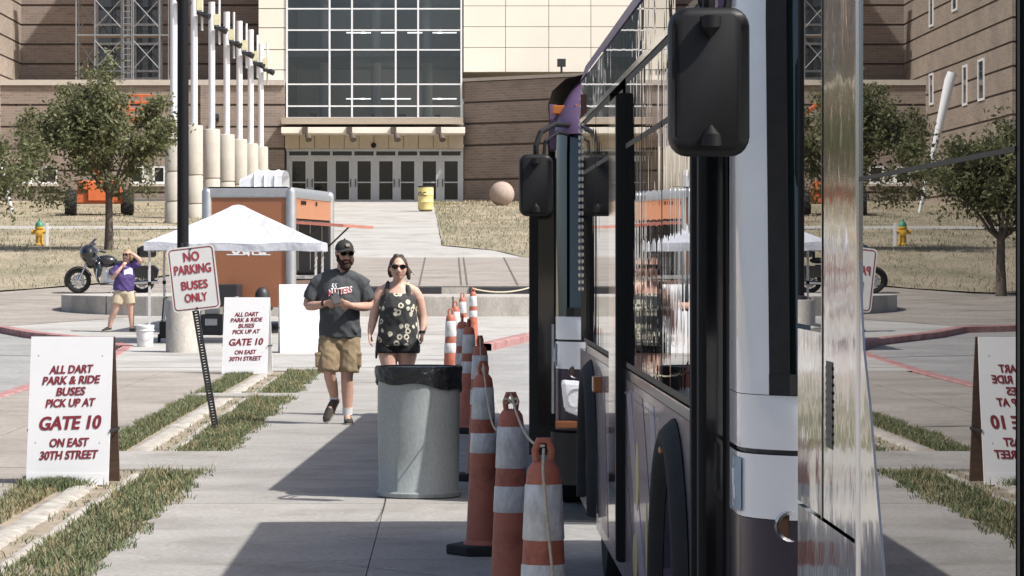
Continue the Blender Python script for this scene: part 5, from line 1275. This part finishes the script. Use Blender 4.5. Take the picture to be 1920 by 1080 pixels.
def face_bits(T, c, rot, k=1.0, glasses=True, lipc=(.30, .11, .09)):
    c = Vector(c); P = lambda x, y, z: c + rot @ Vector((x * k, y * k, z * k))
    MB().tube([P(-.024, -.082, -.062), P(-.010, -.0905, -.059), P(.010, -.0905, -.059), P(.024, -.082, -.062)], [(.004, .004), (.008 * k, .008 * k), (.008 * k, .008 * k), (.004, .004)], 8).build('lips', mat('lips', lipc, .5), T, smooth=True)
    if glasses:
        g_ = MB()
        for s in (-1, 1):
            pts = [(s * (.036 + .030 * math.cos(R(t))), .012 + .021 * math.sin(R(t))) for t in range(0, 360, 30)]
            g_.add([P(a, -.094 + abs(a) * .22, b) for a, b in pts] + [P(a, -.088 + abs(a) * .22, b) for a, b in pts], [tuple(range(12)), tuple(range(23, 11, -1))] + [(i, (i + 1) % 12, 12 + (i + 1) % 12, 12 + i) for i in range(12)])
            g_.tube([P(.064 * s, -.08, .02), P(.082 * s, -.03, .02), P(.084 * s, .02, .012)], .004, 5)
        g_.tube([P(-.012, -.095, .018), P(.012, -.095, .018)], .004, 5); g_.build('sunglasses', BLACKGL, T)
def print_on(target, s, cx, cz, wd, size, m, parent, bold=.01, shear=0.0, roll=0.0):
    """flat print laid on the front of a garment"""
    dg = bpy.context.evaluated_depsgraph_get(); bvh = BVHTree.FromPolygons([v.co for v in target.data.vertices], [p.vertices for p in target.data.polygons])
    vs_, fs = text_polys(s, size, bold, shear); w0 = max(a for a, b in vs_) - min(a for a, b in vs_); k = wd / w0; out = []
    for a, b in vs_:
        a *= k; x = cx + a * math.cos(roll) - b * math.sin(roll); z = cz + a * math.sin(roll) + b * math.cos(roll)
        h = bvh.ray_cast(Vector((x, -2, z)), Vector((0, 1, 0))); y = (h[0].y if h[0] else -.15) - .004; out.append((x, y, z))
    return MB().add(out, fs).build('shirt_print', m, parent)
def shoe(T, heel, toe, up, m, sole_m, wd=.047, h=.07, name='shoe'):
    heel, toe, up = Vector(heel), Vector(toe), Vector(up).normalized(); d = (toe - heel); L = d.length; d.normalize(); lat = d.cross(up).normalized()
    s_ = MB(); s_.tube([heel - d * .02 + up * .045, heel + d * L * .3 + up * .045, heel + d * L * .6 + up * .034, heel + d * L * .88 + up * .025, toe + up * .02], [(wd * .72, .036), (wd * .85, .042), (wd, .032), (wd * .9, .024), (wd * .45, .014)], 14, ref=tuple(up))
    o = fused(s_, name, m, T, .008, 3)
    so_ = MB(); pts = [(-.03, .6), (0, .78), (.3 * L, .8), (.62 * L, 1.05), (.88 * L, .95), (L + .01, .45)]
    out = [heel + d * a + lat * wd * b for a, b in pts] + [heel + d * a - lat * wd * b for a, b in reversed(pts)]
    n = len(out); so_.add([p + up * .002 for p in out] + [p + up * .018 for p in out], [tuple(range(n)), tuple(range(2 * n - 1, n - 1, -1))] + [(i, (i + 1) % n, n + (i + 1) % n, n + i) for i in range(n)])
    so_.build('sole', sole_m, o); return o
SOLE = mat('shoe_sole', (.28, .24, .19), .8); SOCK = mat('white_sock', (.62, .62, .62), .8, var=.06, scale=30)

# --- bearded man
man = thing('person', 'bearded man in dark grey shirt, cap and khaki shorts looking at phone', 'person', (ax(637, 31.35), 31.35, 0.0))
hc = Vector((.048, -.035, 1.668)); hr = Matrix.Rotation(R(20), 3, 'Z') @ Matrix.Rotation(R(6), 3, 'X')
b = MB()
ring_tube(b, [(0, 0, .80, .12, .09), (0, 0, .88, .165, .115), (0, -.01, 1.0, .165, .12), (0, -.015, 1.12, .168, .122), (0, -.01, 1.28, .175, .112), (0, 0, 1.39, .165, .09), (.01, .0, 1.46, .085, .07)])
b.tube([(.012, .01, 1.42), (.03, 0, 1.50), (.042, -.015, 1.60)], [.072, .062, .06], 14)
head(b, hc, hr, 1.08)
for sx in (-1, 1): b.tube([(.02, .005, 1.47), (.10 * sx, .005, 1.435), (.185 * sx, .0, 1.395)], [.05, .055, .058], 12)
el = (-.315, .02, 1.17); er = (.285, .02, 1.17); wl = (-.125, -.22, 1.185); wr_ = (.115, -.235, 1.165)
slimb(b, [(-.17, 0, 1.39), (-.255, .02, 1.30), el, (-.24, -.10, 1.16), wl], [.062, .058, .047, .046, .029])
slimb(b, [(.18, 0, 1.39), (.25, .02, 1.30), er, (.22, -.11, 1.15), wr_], [.062, .058, .047, .046, .029])
hand(b, wl, (.75, -.42, .10), (.3, .6, .35), .5, 1); hand(b, wr_, (-.72, -.40, .18), (-.3, .6, .3), .75, -1)
slimb(b, [(-.09, 0, .86), (-.10, -.06, .68), (-.095, -.09, .50), (-.075, .02, .38), (-.055, .11, .25)], [.092, .082, .06, .058, .038])
slimb(b, [(.09, 0, .86), (.085, -.02, .68), (.072, -.02, .47), (.075, .01, .32), (.075, .02, .08)], [.092, .082, .060, .060, .040])
b.tube([(-.055, .12, .25), (-.10, .03, .14)], [.036, .03], 10); b.tube([(.075, .03, .06), (.085, -.12, .04)], [.038, .03], 10)
fused(b, 'body', SKIN, man, .0085, 3)
SHIRT = mat('charcoal_tshirt', (0.070, 0.075, 0.080), .85, var=.1, scale=6, bump=.9, bscale=7, bdist=.03, spec=.2, stretch=(1, 1, .55))
s = MB()
for sx in (-1, 1): s.tube([(.015, .003, 1.455), (.10 * sx, .004, 1.425), (.20 * sx, .008, 1.385), (.245 * sx, .012, 1.345)], [.075, .078, .076, .074], 14)
ring_tube(s, [(.005, .0, .845, .20, .148), (.004, .0, .90, .203, .15), (0, -.015, 1.02, .198, .152), (0, -.02, 1.15, .20, .155), (0, -.012, 1.29, .208, .138), (0, 0, 1.385, .20, .112), (.006, .003, 1.44, .135, .092), (.012, .0, 1.485, .088, .08)], 28)
slimb(s, [(-.165, 0, 1.385), (-.235, .015, 1.325), (-.292, .02, 1.215)], [.074, .080, .079]); slimb(s, [(.170, 0, 1.385), (.225, .015, 1.325), (.268, .02, 1.21)], [.074, .080, .079])
rw_ = random.Random(5)
for k in range(9):
    z = rw_.uniform(.9, 1.15); a = rw_.uniform(-2.6, -.5); r_ = .197
    s.tube([(r_ * math.cos(a + t * .12), -.012 + .148 * math.sin(a + t * .12), z + t * rw_.uniform(-.02, .035)) for t in range(5)], [.004, .013, .015, .012, .004], 6)
sh = wrinkle(fused(s, 'shirt', SHIRT, man, .010, 3), .008, (7, 7, 5))
print_on(sh, '55', -.055, 1.348, .066, .075, mat('white_ink', (.75, .75, .75), .7), sh, bold=.0015, shear=.3, roll=R(4))
print_on(sh, 'MATTERS', .005, 1.300, .24, .085, mat('white_ink', (.75, .75, .75), .7), sh, bold=.003, shear=.3, roll=R(9))
print_on(sh, 'MATTERS', .0, 1.293, .24, .082, mat('red_ink', (.45, .05, .07), .7), sh, bold=.0002, shear=.3, roll=R(9)).location.y = -.003
KHAKI = mat('khaki_cloth', (0.27, 0.205, 0.125), .85, var=.12, scale=8, bump=.9, bscale=9, bdist=.02, spec=.2)
s = MB(); ring_tube(s, [(0, 0, .74, .14, .10), (0, 0, .80, .185, .128), (0, 0, .90, .182, .13)], 24)
slimb(s, [(-.092, 0, .86), (-.105, -.05, .70), (-.108, -.085, .515)], [.108, .112, .106]); slimb(s, [(.092, 0, .86), (.093, -.02, .70), (.088, -.03, .51)], [.108, .112, .106])
st = wrinkle(fused(s, 'shorts', KHAKI, man, .010, 2), .007, (8, 8, 7), 3.0)
for sx, xx, yy in ((-1, -.205, -.07), (1, .185, -.03)):
    pk = MB(); pk.rbox(xx - .03, xx + .028, yy - .07, yy + .07, .56, .70, .02, plane='yz'); pk.build('cargo_pocket', KHAKI, st, bevel=.012)
    MB().box(xx - .034, xx + .031, yy - .073, yy + .073, .67, .705).build('pocket_flap', KHAKI, st, bevel=.01)
MB().tube([(-.058, .10, .28), (-.062, .10, .225)], [.044, .043], 12).build('sock', SOCK, man, smooth=True); MB().tube([(.075, .02, .165), (.075, .025, .09)], [.050, .049], 12).build('sock', SOCK, man, smooth=True)
SHOE = mat('dark_shoe', (.03, .028, .026), .8, var=.2); SHOE2 = mat('brown_shoe', (.06, .05, .042), .8, var=.2)
shoe(man, (.072, .075, .0), (.10, -.185, .0), (0, 0, 1), SHOE, SOLE); shoe(man, (-.035, .135, .215), (-.135, .015, .02), (-.35, -.75, .42), SHOE2, SOLE)
BEARD = mat('brown_beard', (.045, .024, .016), .9, var=.3, scale=40, bump=1, bscale=120, bdist=.01)
P = lambda x, y, z: hc + hr @ Vector((x, y, z))
s = MB(); s.ball(P(0, -.045, -.115), (.058, .055, .048), 16, 10, hr); s.ball(P(0, -.02, -.08), (.068, .062, .05), 16, 10, hr)
s.tube([P(-.076, -.005, -.005), P(-.072, -.03, -.06), P(-.04, -.075, -.09)], [.012, .022, .026], 8); s.tube([P(.076, -.005, -.005), P(.072, -.03, -.06), P(.04, -.075, -.09)], [.012, .022, .026], 8)
s.tube([P(-.042, -.082, -.062), P(0, -.097, -.046), P(.042, -.082, -.062)], [.010, .012, .010], 8)
fused(s, 'beard', BEARD, man, .007, 2)
face_bits(man, hc, hr, 1.08)
CAP = mat('dark_cap', (.026, .025, .024), .85, var=.1); s = MB()
k = []
for i in range(8):
    a = R(90 * i / 7); k.append((math.cos(a), math.sin(a)))
cp = MB(); cp.lathe([(c_ * 1.0, z_ * 1.0) for c_, z_ in k], 24)
cp.v = [tuple(P(x * .092, y * .112 + .010, .036 + z * .104)) for x, y, z in cp.v]; cpo = cp.build('cap', CAP, man, smooth=True)
br = MB(); br.grid(lambda u, v: P((2 * u - 1) * (.086 - .008 * v), -.088 - .085 * v * (1 - .40 * (2 * u - 1) ** 2) + .055 * (2 * u - 1) ** 2 * (1 - v) , .050 - .006 * v - .020 * (2 * u - 1) ** 2), 10, 4)
bv = list(br.v); nb_ = len(bv); br.add([(x, y, z + .006) for x, y, z in bv], [tuple(reversed(f)) for f in br.f]); br.build('brim', CAP, cpo, smooth=True)
MB().ball(P(0, .012, .142), .009, 8, 6).build('cap_button', CAP, cpo); MB().box(-.02, .02, -.003, .0, -.015, .015).xform(Matrix.Translation(P(0, -.092, .095)) @ hr.to_4x4() @ Matrix.Rotation(R(-25), 4, 'X')).build('badge', mat('cap_badge', (.2, .18, .14), .7), cpo)
s = MB(); s.ball(P(0, .05, .0), (.084, .064, .07), 14, 10, hr); s.build('hair', BEARD, man, smooth=True)
MB().tube([Vector(wl) + Vector((-.03, .025, -.002)), Vector(wl) + Vector((-.012, .012, -.001))], [.034, .034], 14).build('wrist_strap', BLACKPL, man, smooth=True)
ph = MB(); ph.rbox(-.037, .037, -.005, .005, -.075, .075, .01, plane='xz'); po = ph.build('phone', mat('phone_case', (.07, .07, .072), .4), None, bevel=.002)
po.location = Vector(man.location) + Vector((-.03, -.285, 1.235)); po.rotation_euler = (R(-48), R(-14), R(10)); tag(po, 'grey phone held in the hands of the bearded man', 'phone')
cl_ = MB(); cl_.lathe([(0, -.008), (.012, -.008), (.012, -.004)], 12, (-.018, 0, .055), 'y'); cl_.build('lens', BLACKGL, po)

# --- woman in tank top
wo_ = thing('person', 'woman in dark flowered tank top and black shorts walking beside the man', 'person', (ax(746, 33.0), 33.0, 0.0))
hc = Vector((.006, -.03, 1.525)); hr = Matrix.Rotation(R(3), 3, 'Z')
P = lambda x, y, z: hc + hr @ Vector((x, y, z))
b = MB()
ring_tube(b, [(0, 0, .72, .15, .11), (0, .0, .80, .195, .145), (0, -.01, .90, .19, .145), (0, -.02, 1.02, .178, .14), (0, -.02, 1.14, .178, .14), (0, -.005, 1.24, .17, .105), (0, 0, 1.31, .14, .075), (0, .0, 1.355, .07, .058)])
b.tube([(0, .005, 1.32), (.002, -.005, 1.40), (.004, -.015, 1.47)], [.060, .053, .052], 14)
head(b, hc, hr, 1.10)
b.ball(hc + Vector((0, -.02, -.03)), (.078, .08, .085), 18, 12)
for sx in (-1, 1): b.tube([(0, .005, 1.36), (.09 * sx, .005, 1.325), (.17 * sx, .005, 1.28), (.20 * sx, .01, 1.22)], [.045, .052, .060, .062], 12)
slimb(b, [(-.150, 0, 1.285), (-.205, .01, 1.21), (-.245, .02, 1.03), (-.268, -.02, .93), (-.285, -.05, .845)], [.060, .063, .049, .043, .027])
slimb(b, [(.155, 0, 1.285), (.205, .01, 1.21), (.25, .03, 1.03), (.262, -.0, .93), (.250, -.05, .845)], [.060, .065, .050, .043, .027])
hand(b, (-.285, -.05, .845), (-.05, -.25, -1), (.9, -.2, 0), .35, 1, .95); hand(b, (.25, -.05, .845), (-.02, -.2, -1), (-.9, -.2, 0), .5, -1, .95)
slimb(b, [(-.10, 0, .76), (-.098, -.03, .62), (-.085, -.06, .45), (-.085, -.02, .28), (-.085, -.03, .08)], [.118, .102, .068, .062, .04])
slimb(b, [(.10, 0, .76), (.095, .0, .62), (.085, .01, .45), (.085, .06, .28), (.085, .10, .10)], [.118, .102, .068, .062, .04])
b.tube([(-.085, -.02, .06), (-.09, -.16, .035)], [.036, .028], 10); b.tube([(.085, .11, .09), (.09, -.01, .035)], [.036, .028], 10)
fused(b, 'body', SKIN2, wo_, .0085, 3)
m = bpy.data.materials.new('flowered_cloth'); m.use_nodes = True; n = m.node_tree.nodes; l = m.node_tree.links; bs_ = n['Principled BSDF']; bs_.inputs['Roughness'].default_value = .85
tc = n.new('ShaderNodeTexCoord'); vo_ = n.new('ShaderNodeTexVoronoi'); vo_.inputs['Scale'].default_value = 12.0; vo_.inputs['Randomness'].default_value = .9; l.new(tc.outputs['Object'], vo_.inputs['Vector'])
rp_ = n.new('ShaderNodeValToRGB'); e = rp_.color_ramp.elements; e[0].position = 0; e[0].color = (.03, .022, .018, 1); e[1].position = 1; e[1].color = (.042, .042, .042, 1)
for p_, c_ in ((.17, (.03, .022, .015, 1)), (.20, (.42, .36, .15, 1)), (.26, (.66, .62, .50, 1)), (.36, (.60, .57, .48, 1)), (.40, (.045, .045, .045, 1))):
    x = e.new(p_); x.color = c_
wv = n.new('ShaderNodeTexNoise'); wv.inputs['Scale'].default_value = 34; l.new(tc.outputs['Object'], wv.inputs['Vector'])
ad = n.new('ShaderNodeMath'); ad.operation = 'MULTIPLY_ADD'; l.new(wv.outputs['Fac'], ad.inputs[0]); ad.inputs[1].default_value = .22; l.new(vo_.outputs['Distance'], ad.inputs[2])
sb2 = n.new('ShaderNodeMath'); sb2.operation = 'SUBTRACT'; l.new(ad.outputs[0], sb2.inputs[0]); sb2.inputs[1].default_value = .09
l.new(sb2.outputs[0], rp_.inputs[0]); l.new(rp_.outputs[0], bs_.inputs['Base Color'])
s = MB(); ring_tube(s, [(0, .0, .735, .222, .165), (0, -.005, .79, .215, .165), (0, -.015, .90, .205, .162), (0, -.024, 1.02, .192, .158), (0, -.032, 1.12, .190, .165), (0, -.022, 1.20, .182, .135), (0, -.012, 1.245, .160, .108)], 28)
for sx in (-1, 1): s.tube(interp([(.115 * sx, -.120, 1.19), (.112 * sx, -.088, 1.27), (.106 * sx, -.042, 1.345), (.102 * sx, .004, 1.375), (.105 * sx, .06, 1.32), (.11 * sx, .09, 1.22)], 3), [(.024, .014)] * 16, 8)
for k in range(8):
    z = rw_.uniform(.76, 1.05); a = rw_.uniform(-2.5, -.6); s.tube([(.208 * math.cos(a + t * .1), -.012 + .16 * math.sin(a + t * .1), z + t * .02) for t in range(5)], [.004, .012, .014, .012, .004], 6)
wrinkle(fused(s, 'tank_top', m, wo_, .010, 3), .007, (7, 7, 5), 5.0)
s = MB(); ring_tube(s, [(0, 0, .66, .15, .11), (0, 0, .72, .205, .15), (0, 0, .82, .20, .15)], 24)
for sx in (-1, 1): slimb(s, [(.10 * sx, 0, .76), (.104 * sx, -.02, .70), (.104 * sx, -.025, .645)], [.128, .128, .126])
s.tube([(-.19, .05, .76), (-.22, .06, .66), (-.225, .06, .585)], [(.02, .05), (.018, .055), (.01, .03)], 8)
fused(s, 'shorts', mat('black_shorts', (.014, .015, .017), .85, bump=.6, bscale=20), wo_, .010, 2)
shoe(wo_, (-.085, .035, 0), (-.095, -.20, 0), (0, 0, 1), SHOE, SOLE); shoe(wo_, (.085, .15, .055), (.095, -.07, .0), (0, -.25, 1), SHOE, SOLE)
HAIRB = mat('brown_hair', (.055, .032, .022), .6, var=.3, scale=30, bump=.8, bscale=60, stretch=(1, 1, .2))
s = MB(); s.ball(P(0, .020, .046), (.093, .098, .088), 18, 12); s.ball(P(0, .055, -.02), (.088, .068, .10), 16, 10); s.ball(P(-.02, .0, .125), (.035, .04, .022), 10, 8); s.ball(P(.03, .0, .122), (.03, .04, .02), 10, 8)
s.tube(interp([P(-.07, -.02, .06), P(-.088, .015, -.01), P(-.086, .03, -.06), P(-.075, .04, -.10)], 3), [.022] * 3 + [.024] * 4 + [.02] * 2 + [.008], 8)
s.tube(interp([P(.07, -.02, .06), P(.09, .01, -.02), P(.103, .02, -.07), P(.112, .025, -.125)], 3), [.022] * 3 + [.026] * 4 + [.022] * 2 + [.010], 8)
s.tube([P(.07, .02, .05), P(.12, .03, -.02), P(.175, .02, -.09)], [.012, .009, .003], 6)
fused(s, 'hair', HAIRB, wo_, .008, 2)
face_bits(wo_, hc, hr, 1.14)
MB().tube([(.248, -.045, .87), (.25, -.052, .85)], [.034, .033], 12).build('wristwatch', BLACKPL, wo_, smooth=True)

# --- woman in purple shirt shading her eyes
pw = thing('person', 'woman in purple shirt and khaki shorts shading her eyes by the tent', 'person', (ax(232, 64.0), 64.0, gz(64) + .006))
hc = Vector((.075, -.02, 1.53)); hr = Matrix.Rotation(R(-28), 3, 'Z'); P = lambda x, y, z: hc + hr @ Vector((x, y, z))
b = MB()
ring_tube(b, [(0, 0, .74, .14, .12), (0, 0, .84, .185, .15), (.01, 0, .96, .18, .15), (.02, 0, 1.10, .18, .15), (.03, 0, 1.24, .175, .12), (.04, 0, 1.32, .15, .085), (.05, 0, 1.37, .07, .06)])
b.tube([(.05, 0, 1.33), (.065, -.01, 1.46)], [.058, .052], 12); head(b, hc, hr, 1.0)
slimb(b, [(-.12, -.02, 1.29), (-.19, -.04, 1.20), (-.215, -.10, 1.08), (-.12, -.19, 1.18), (-.02, -.17, 1.30)], [.058, .055, .046, .042, .027])
slimb(b, [(.20, -.02, 1.30), (.27, -.06, 1.36), (.34, -.10, 1.42), (.24, -.14, 1.52), (.14, -.14, 1.585)], [.058, .05, .045, .04, .027])
hand(b, (-.02, -.17, 1.30), (.6, -.1, .75), (.2, .9, 0), .5, 1, .95); hand(b, (.14, -.14, 1.585), (-.95, -.05, .12), (0, .2, -1), .2, -1, .95)
slimb(b, [(-.07, 0, .78), (-.12, -.03, .62), (-.17, -.04, .43), (-.24, .0, .28), (-.29, .03, .09)], [.115, .098, .066, .06, .038])
slimb(b, [(.09, 0, .78), (.12, .0, .62), (.14, .01, .43), (.15, .02, .28), (.165, .02, .08)], [.115, .098, .066, .06, .038])
b.tube([(-.29, .03, .07), (-.36, -.05, .04)], [.035, .026], 10); b.tube([(.165, .03, .06), (.24, -.06, .035)], [.035, .026], 10)
fused(b, 'body', SKIN2, pw, .012, 3)
s = MB(); ring_tube(s, [(-.01, 0, .82, .20, .165), (0, 0, .90, .205, .17), (.02, 0, 1.08, .20, .168), (.03, 0, 1.24, .195, .14), (.04, 0, 1.33, .165, .10), (.05, 0, 1.38, .09, .075)], 22)
slimb(s, [(-.11, -.02, 1.30), (-.18, -.035, 1.22), (-.215, -.07, 1.13)], [.075, .078, .07]); slimb(s, [(.19, -.02, 1.31), (.25, -.05, 1.345), (.30, -.08, 1.385)], [.075, .078, .072])
psh = wrinkle(fused(s, 'shirt', mat('purple_shirt', (.085, .055, .19), .85, var=.1, bump=.8, bscale=9, bdist=.02), pw, .012, 3), .009, (7, 7, 5))
ip = MB(); bvh = BVHTree.FromPolygons([v.co for v in psh.data.vertices], [p.vertices for p in psh.data.polygons])
def frontp(x, z):
    h = bvh.ray_cast(Vector((x, -2, z)), Vector((0, 1, 0))); return (x, (h[0].y if h[0] else -.15) - .005, z)
ip.grid(lambda u, v: frontp(.02 + .17 * u, 1.13 + .10 * v + .03 * math.sin(3 * u) + (.03 * v if u > .5 else 0)), 8, 5); ip.build('shirt_print', mat('pale_print', (.55, .55, .62), .8), psh)
s = MB(); ring_tube(s, [(0, 0, .70, .14, .12), (0, 0, .76, .19, .155), (0, 0, .85, .19, .155)], 22)
slimb(s, [(-.07, 0, .78), (-.11, -.025, .66), (-.135, -.035, .56)], [.13, .128, .124]); slimb(s, [(.09, 0, .78), (.115, .0, .66), (.128, .0, .56)], [.13, .128, .124])
fused(s, 'shorts', mat('light_khaki', (.50, .42, .30), .85, var=.08, bump=.6, bscale=10), pw, .012, 2)
shoe(pw, (-.265, .05, .03), (-.42, -.09, .0), (-.3, -.2, 1), SHOE, SOLE); shoe(pw, (.14, .06, 0), (.30, -.13, 0), (0, 0, 1), SHOE, SOLE)
BLOND = mat('blond_hair', (.36, .25, .14), .6, var=.2, scale=30); s = MB()
s.ball(P(0, .022, .046), (.086, .096, .085), 16, 10); s.ball(P(0, .055, -.03), (.084, .065, .11), 14, 10)
for sx in (-1, 1): s.tube([P(.07 * sx, -.02, .05), P(.088 * sx, 0, -.03), P(.085 * sx, .0, -.11)], [.022, .026, .018], 8)
fused(s, 'hair', BLOND, pw, .011, 2); face_bits(pw, hc, hr, 1.0, glasses=True)

# pavement wear: a few hairline cracks in the shaded slabs and drips by the bin
rc = random.Random(12); CRK = mat('crack_dark', (.10, .095, .085), .95)
for (x, y, L, a) in ((-.9, 17.0, 1.6, .35), (.1, 16.2, .9, 2.7), (-1.2, 23.4, 1.1, .15), (-.6, 28.5, 1.0, .4), (-1.5, 27.0, .7, 1.9), (-.2, 13.6, .9, .9)):
    p = Vector((x, y, .0035)); pts = [p.copy()]; d = a
    for _ in range(12):
        d += rc.uniform(-.5, .5) * .6; p = p + Vector((math.cos(d), math.sin(d), 0)) * L / 12; pts.append(p.copy())
    mb = MB()
    for i, q in enumerate(pts):
        t = (pts[min(i + 1, 12)] - pts[max(i - 1, 0)]).normalized(); n_ = Vector((-t.y, t.x, 0)) * (.004 if 0 < i < 12 else .001)
        mb.v += [tuple(q + n_), tuple(q - n_)]
        if i: k = 2 * i; mb.f.append((k - 2, k - 1, k + 1, k))
    mb.build('crack', CRK, sw)
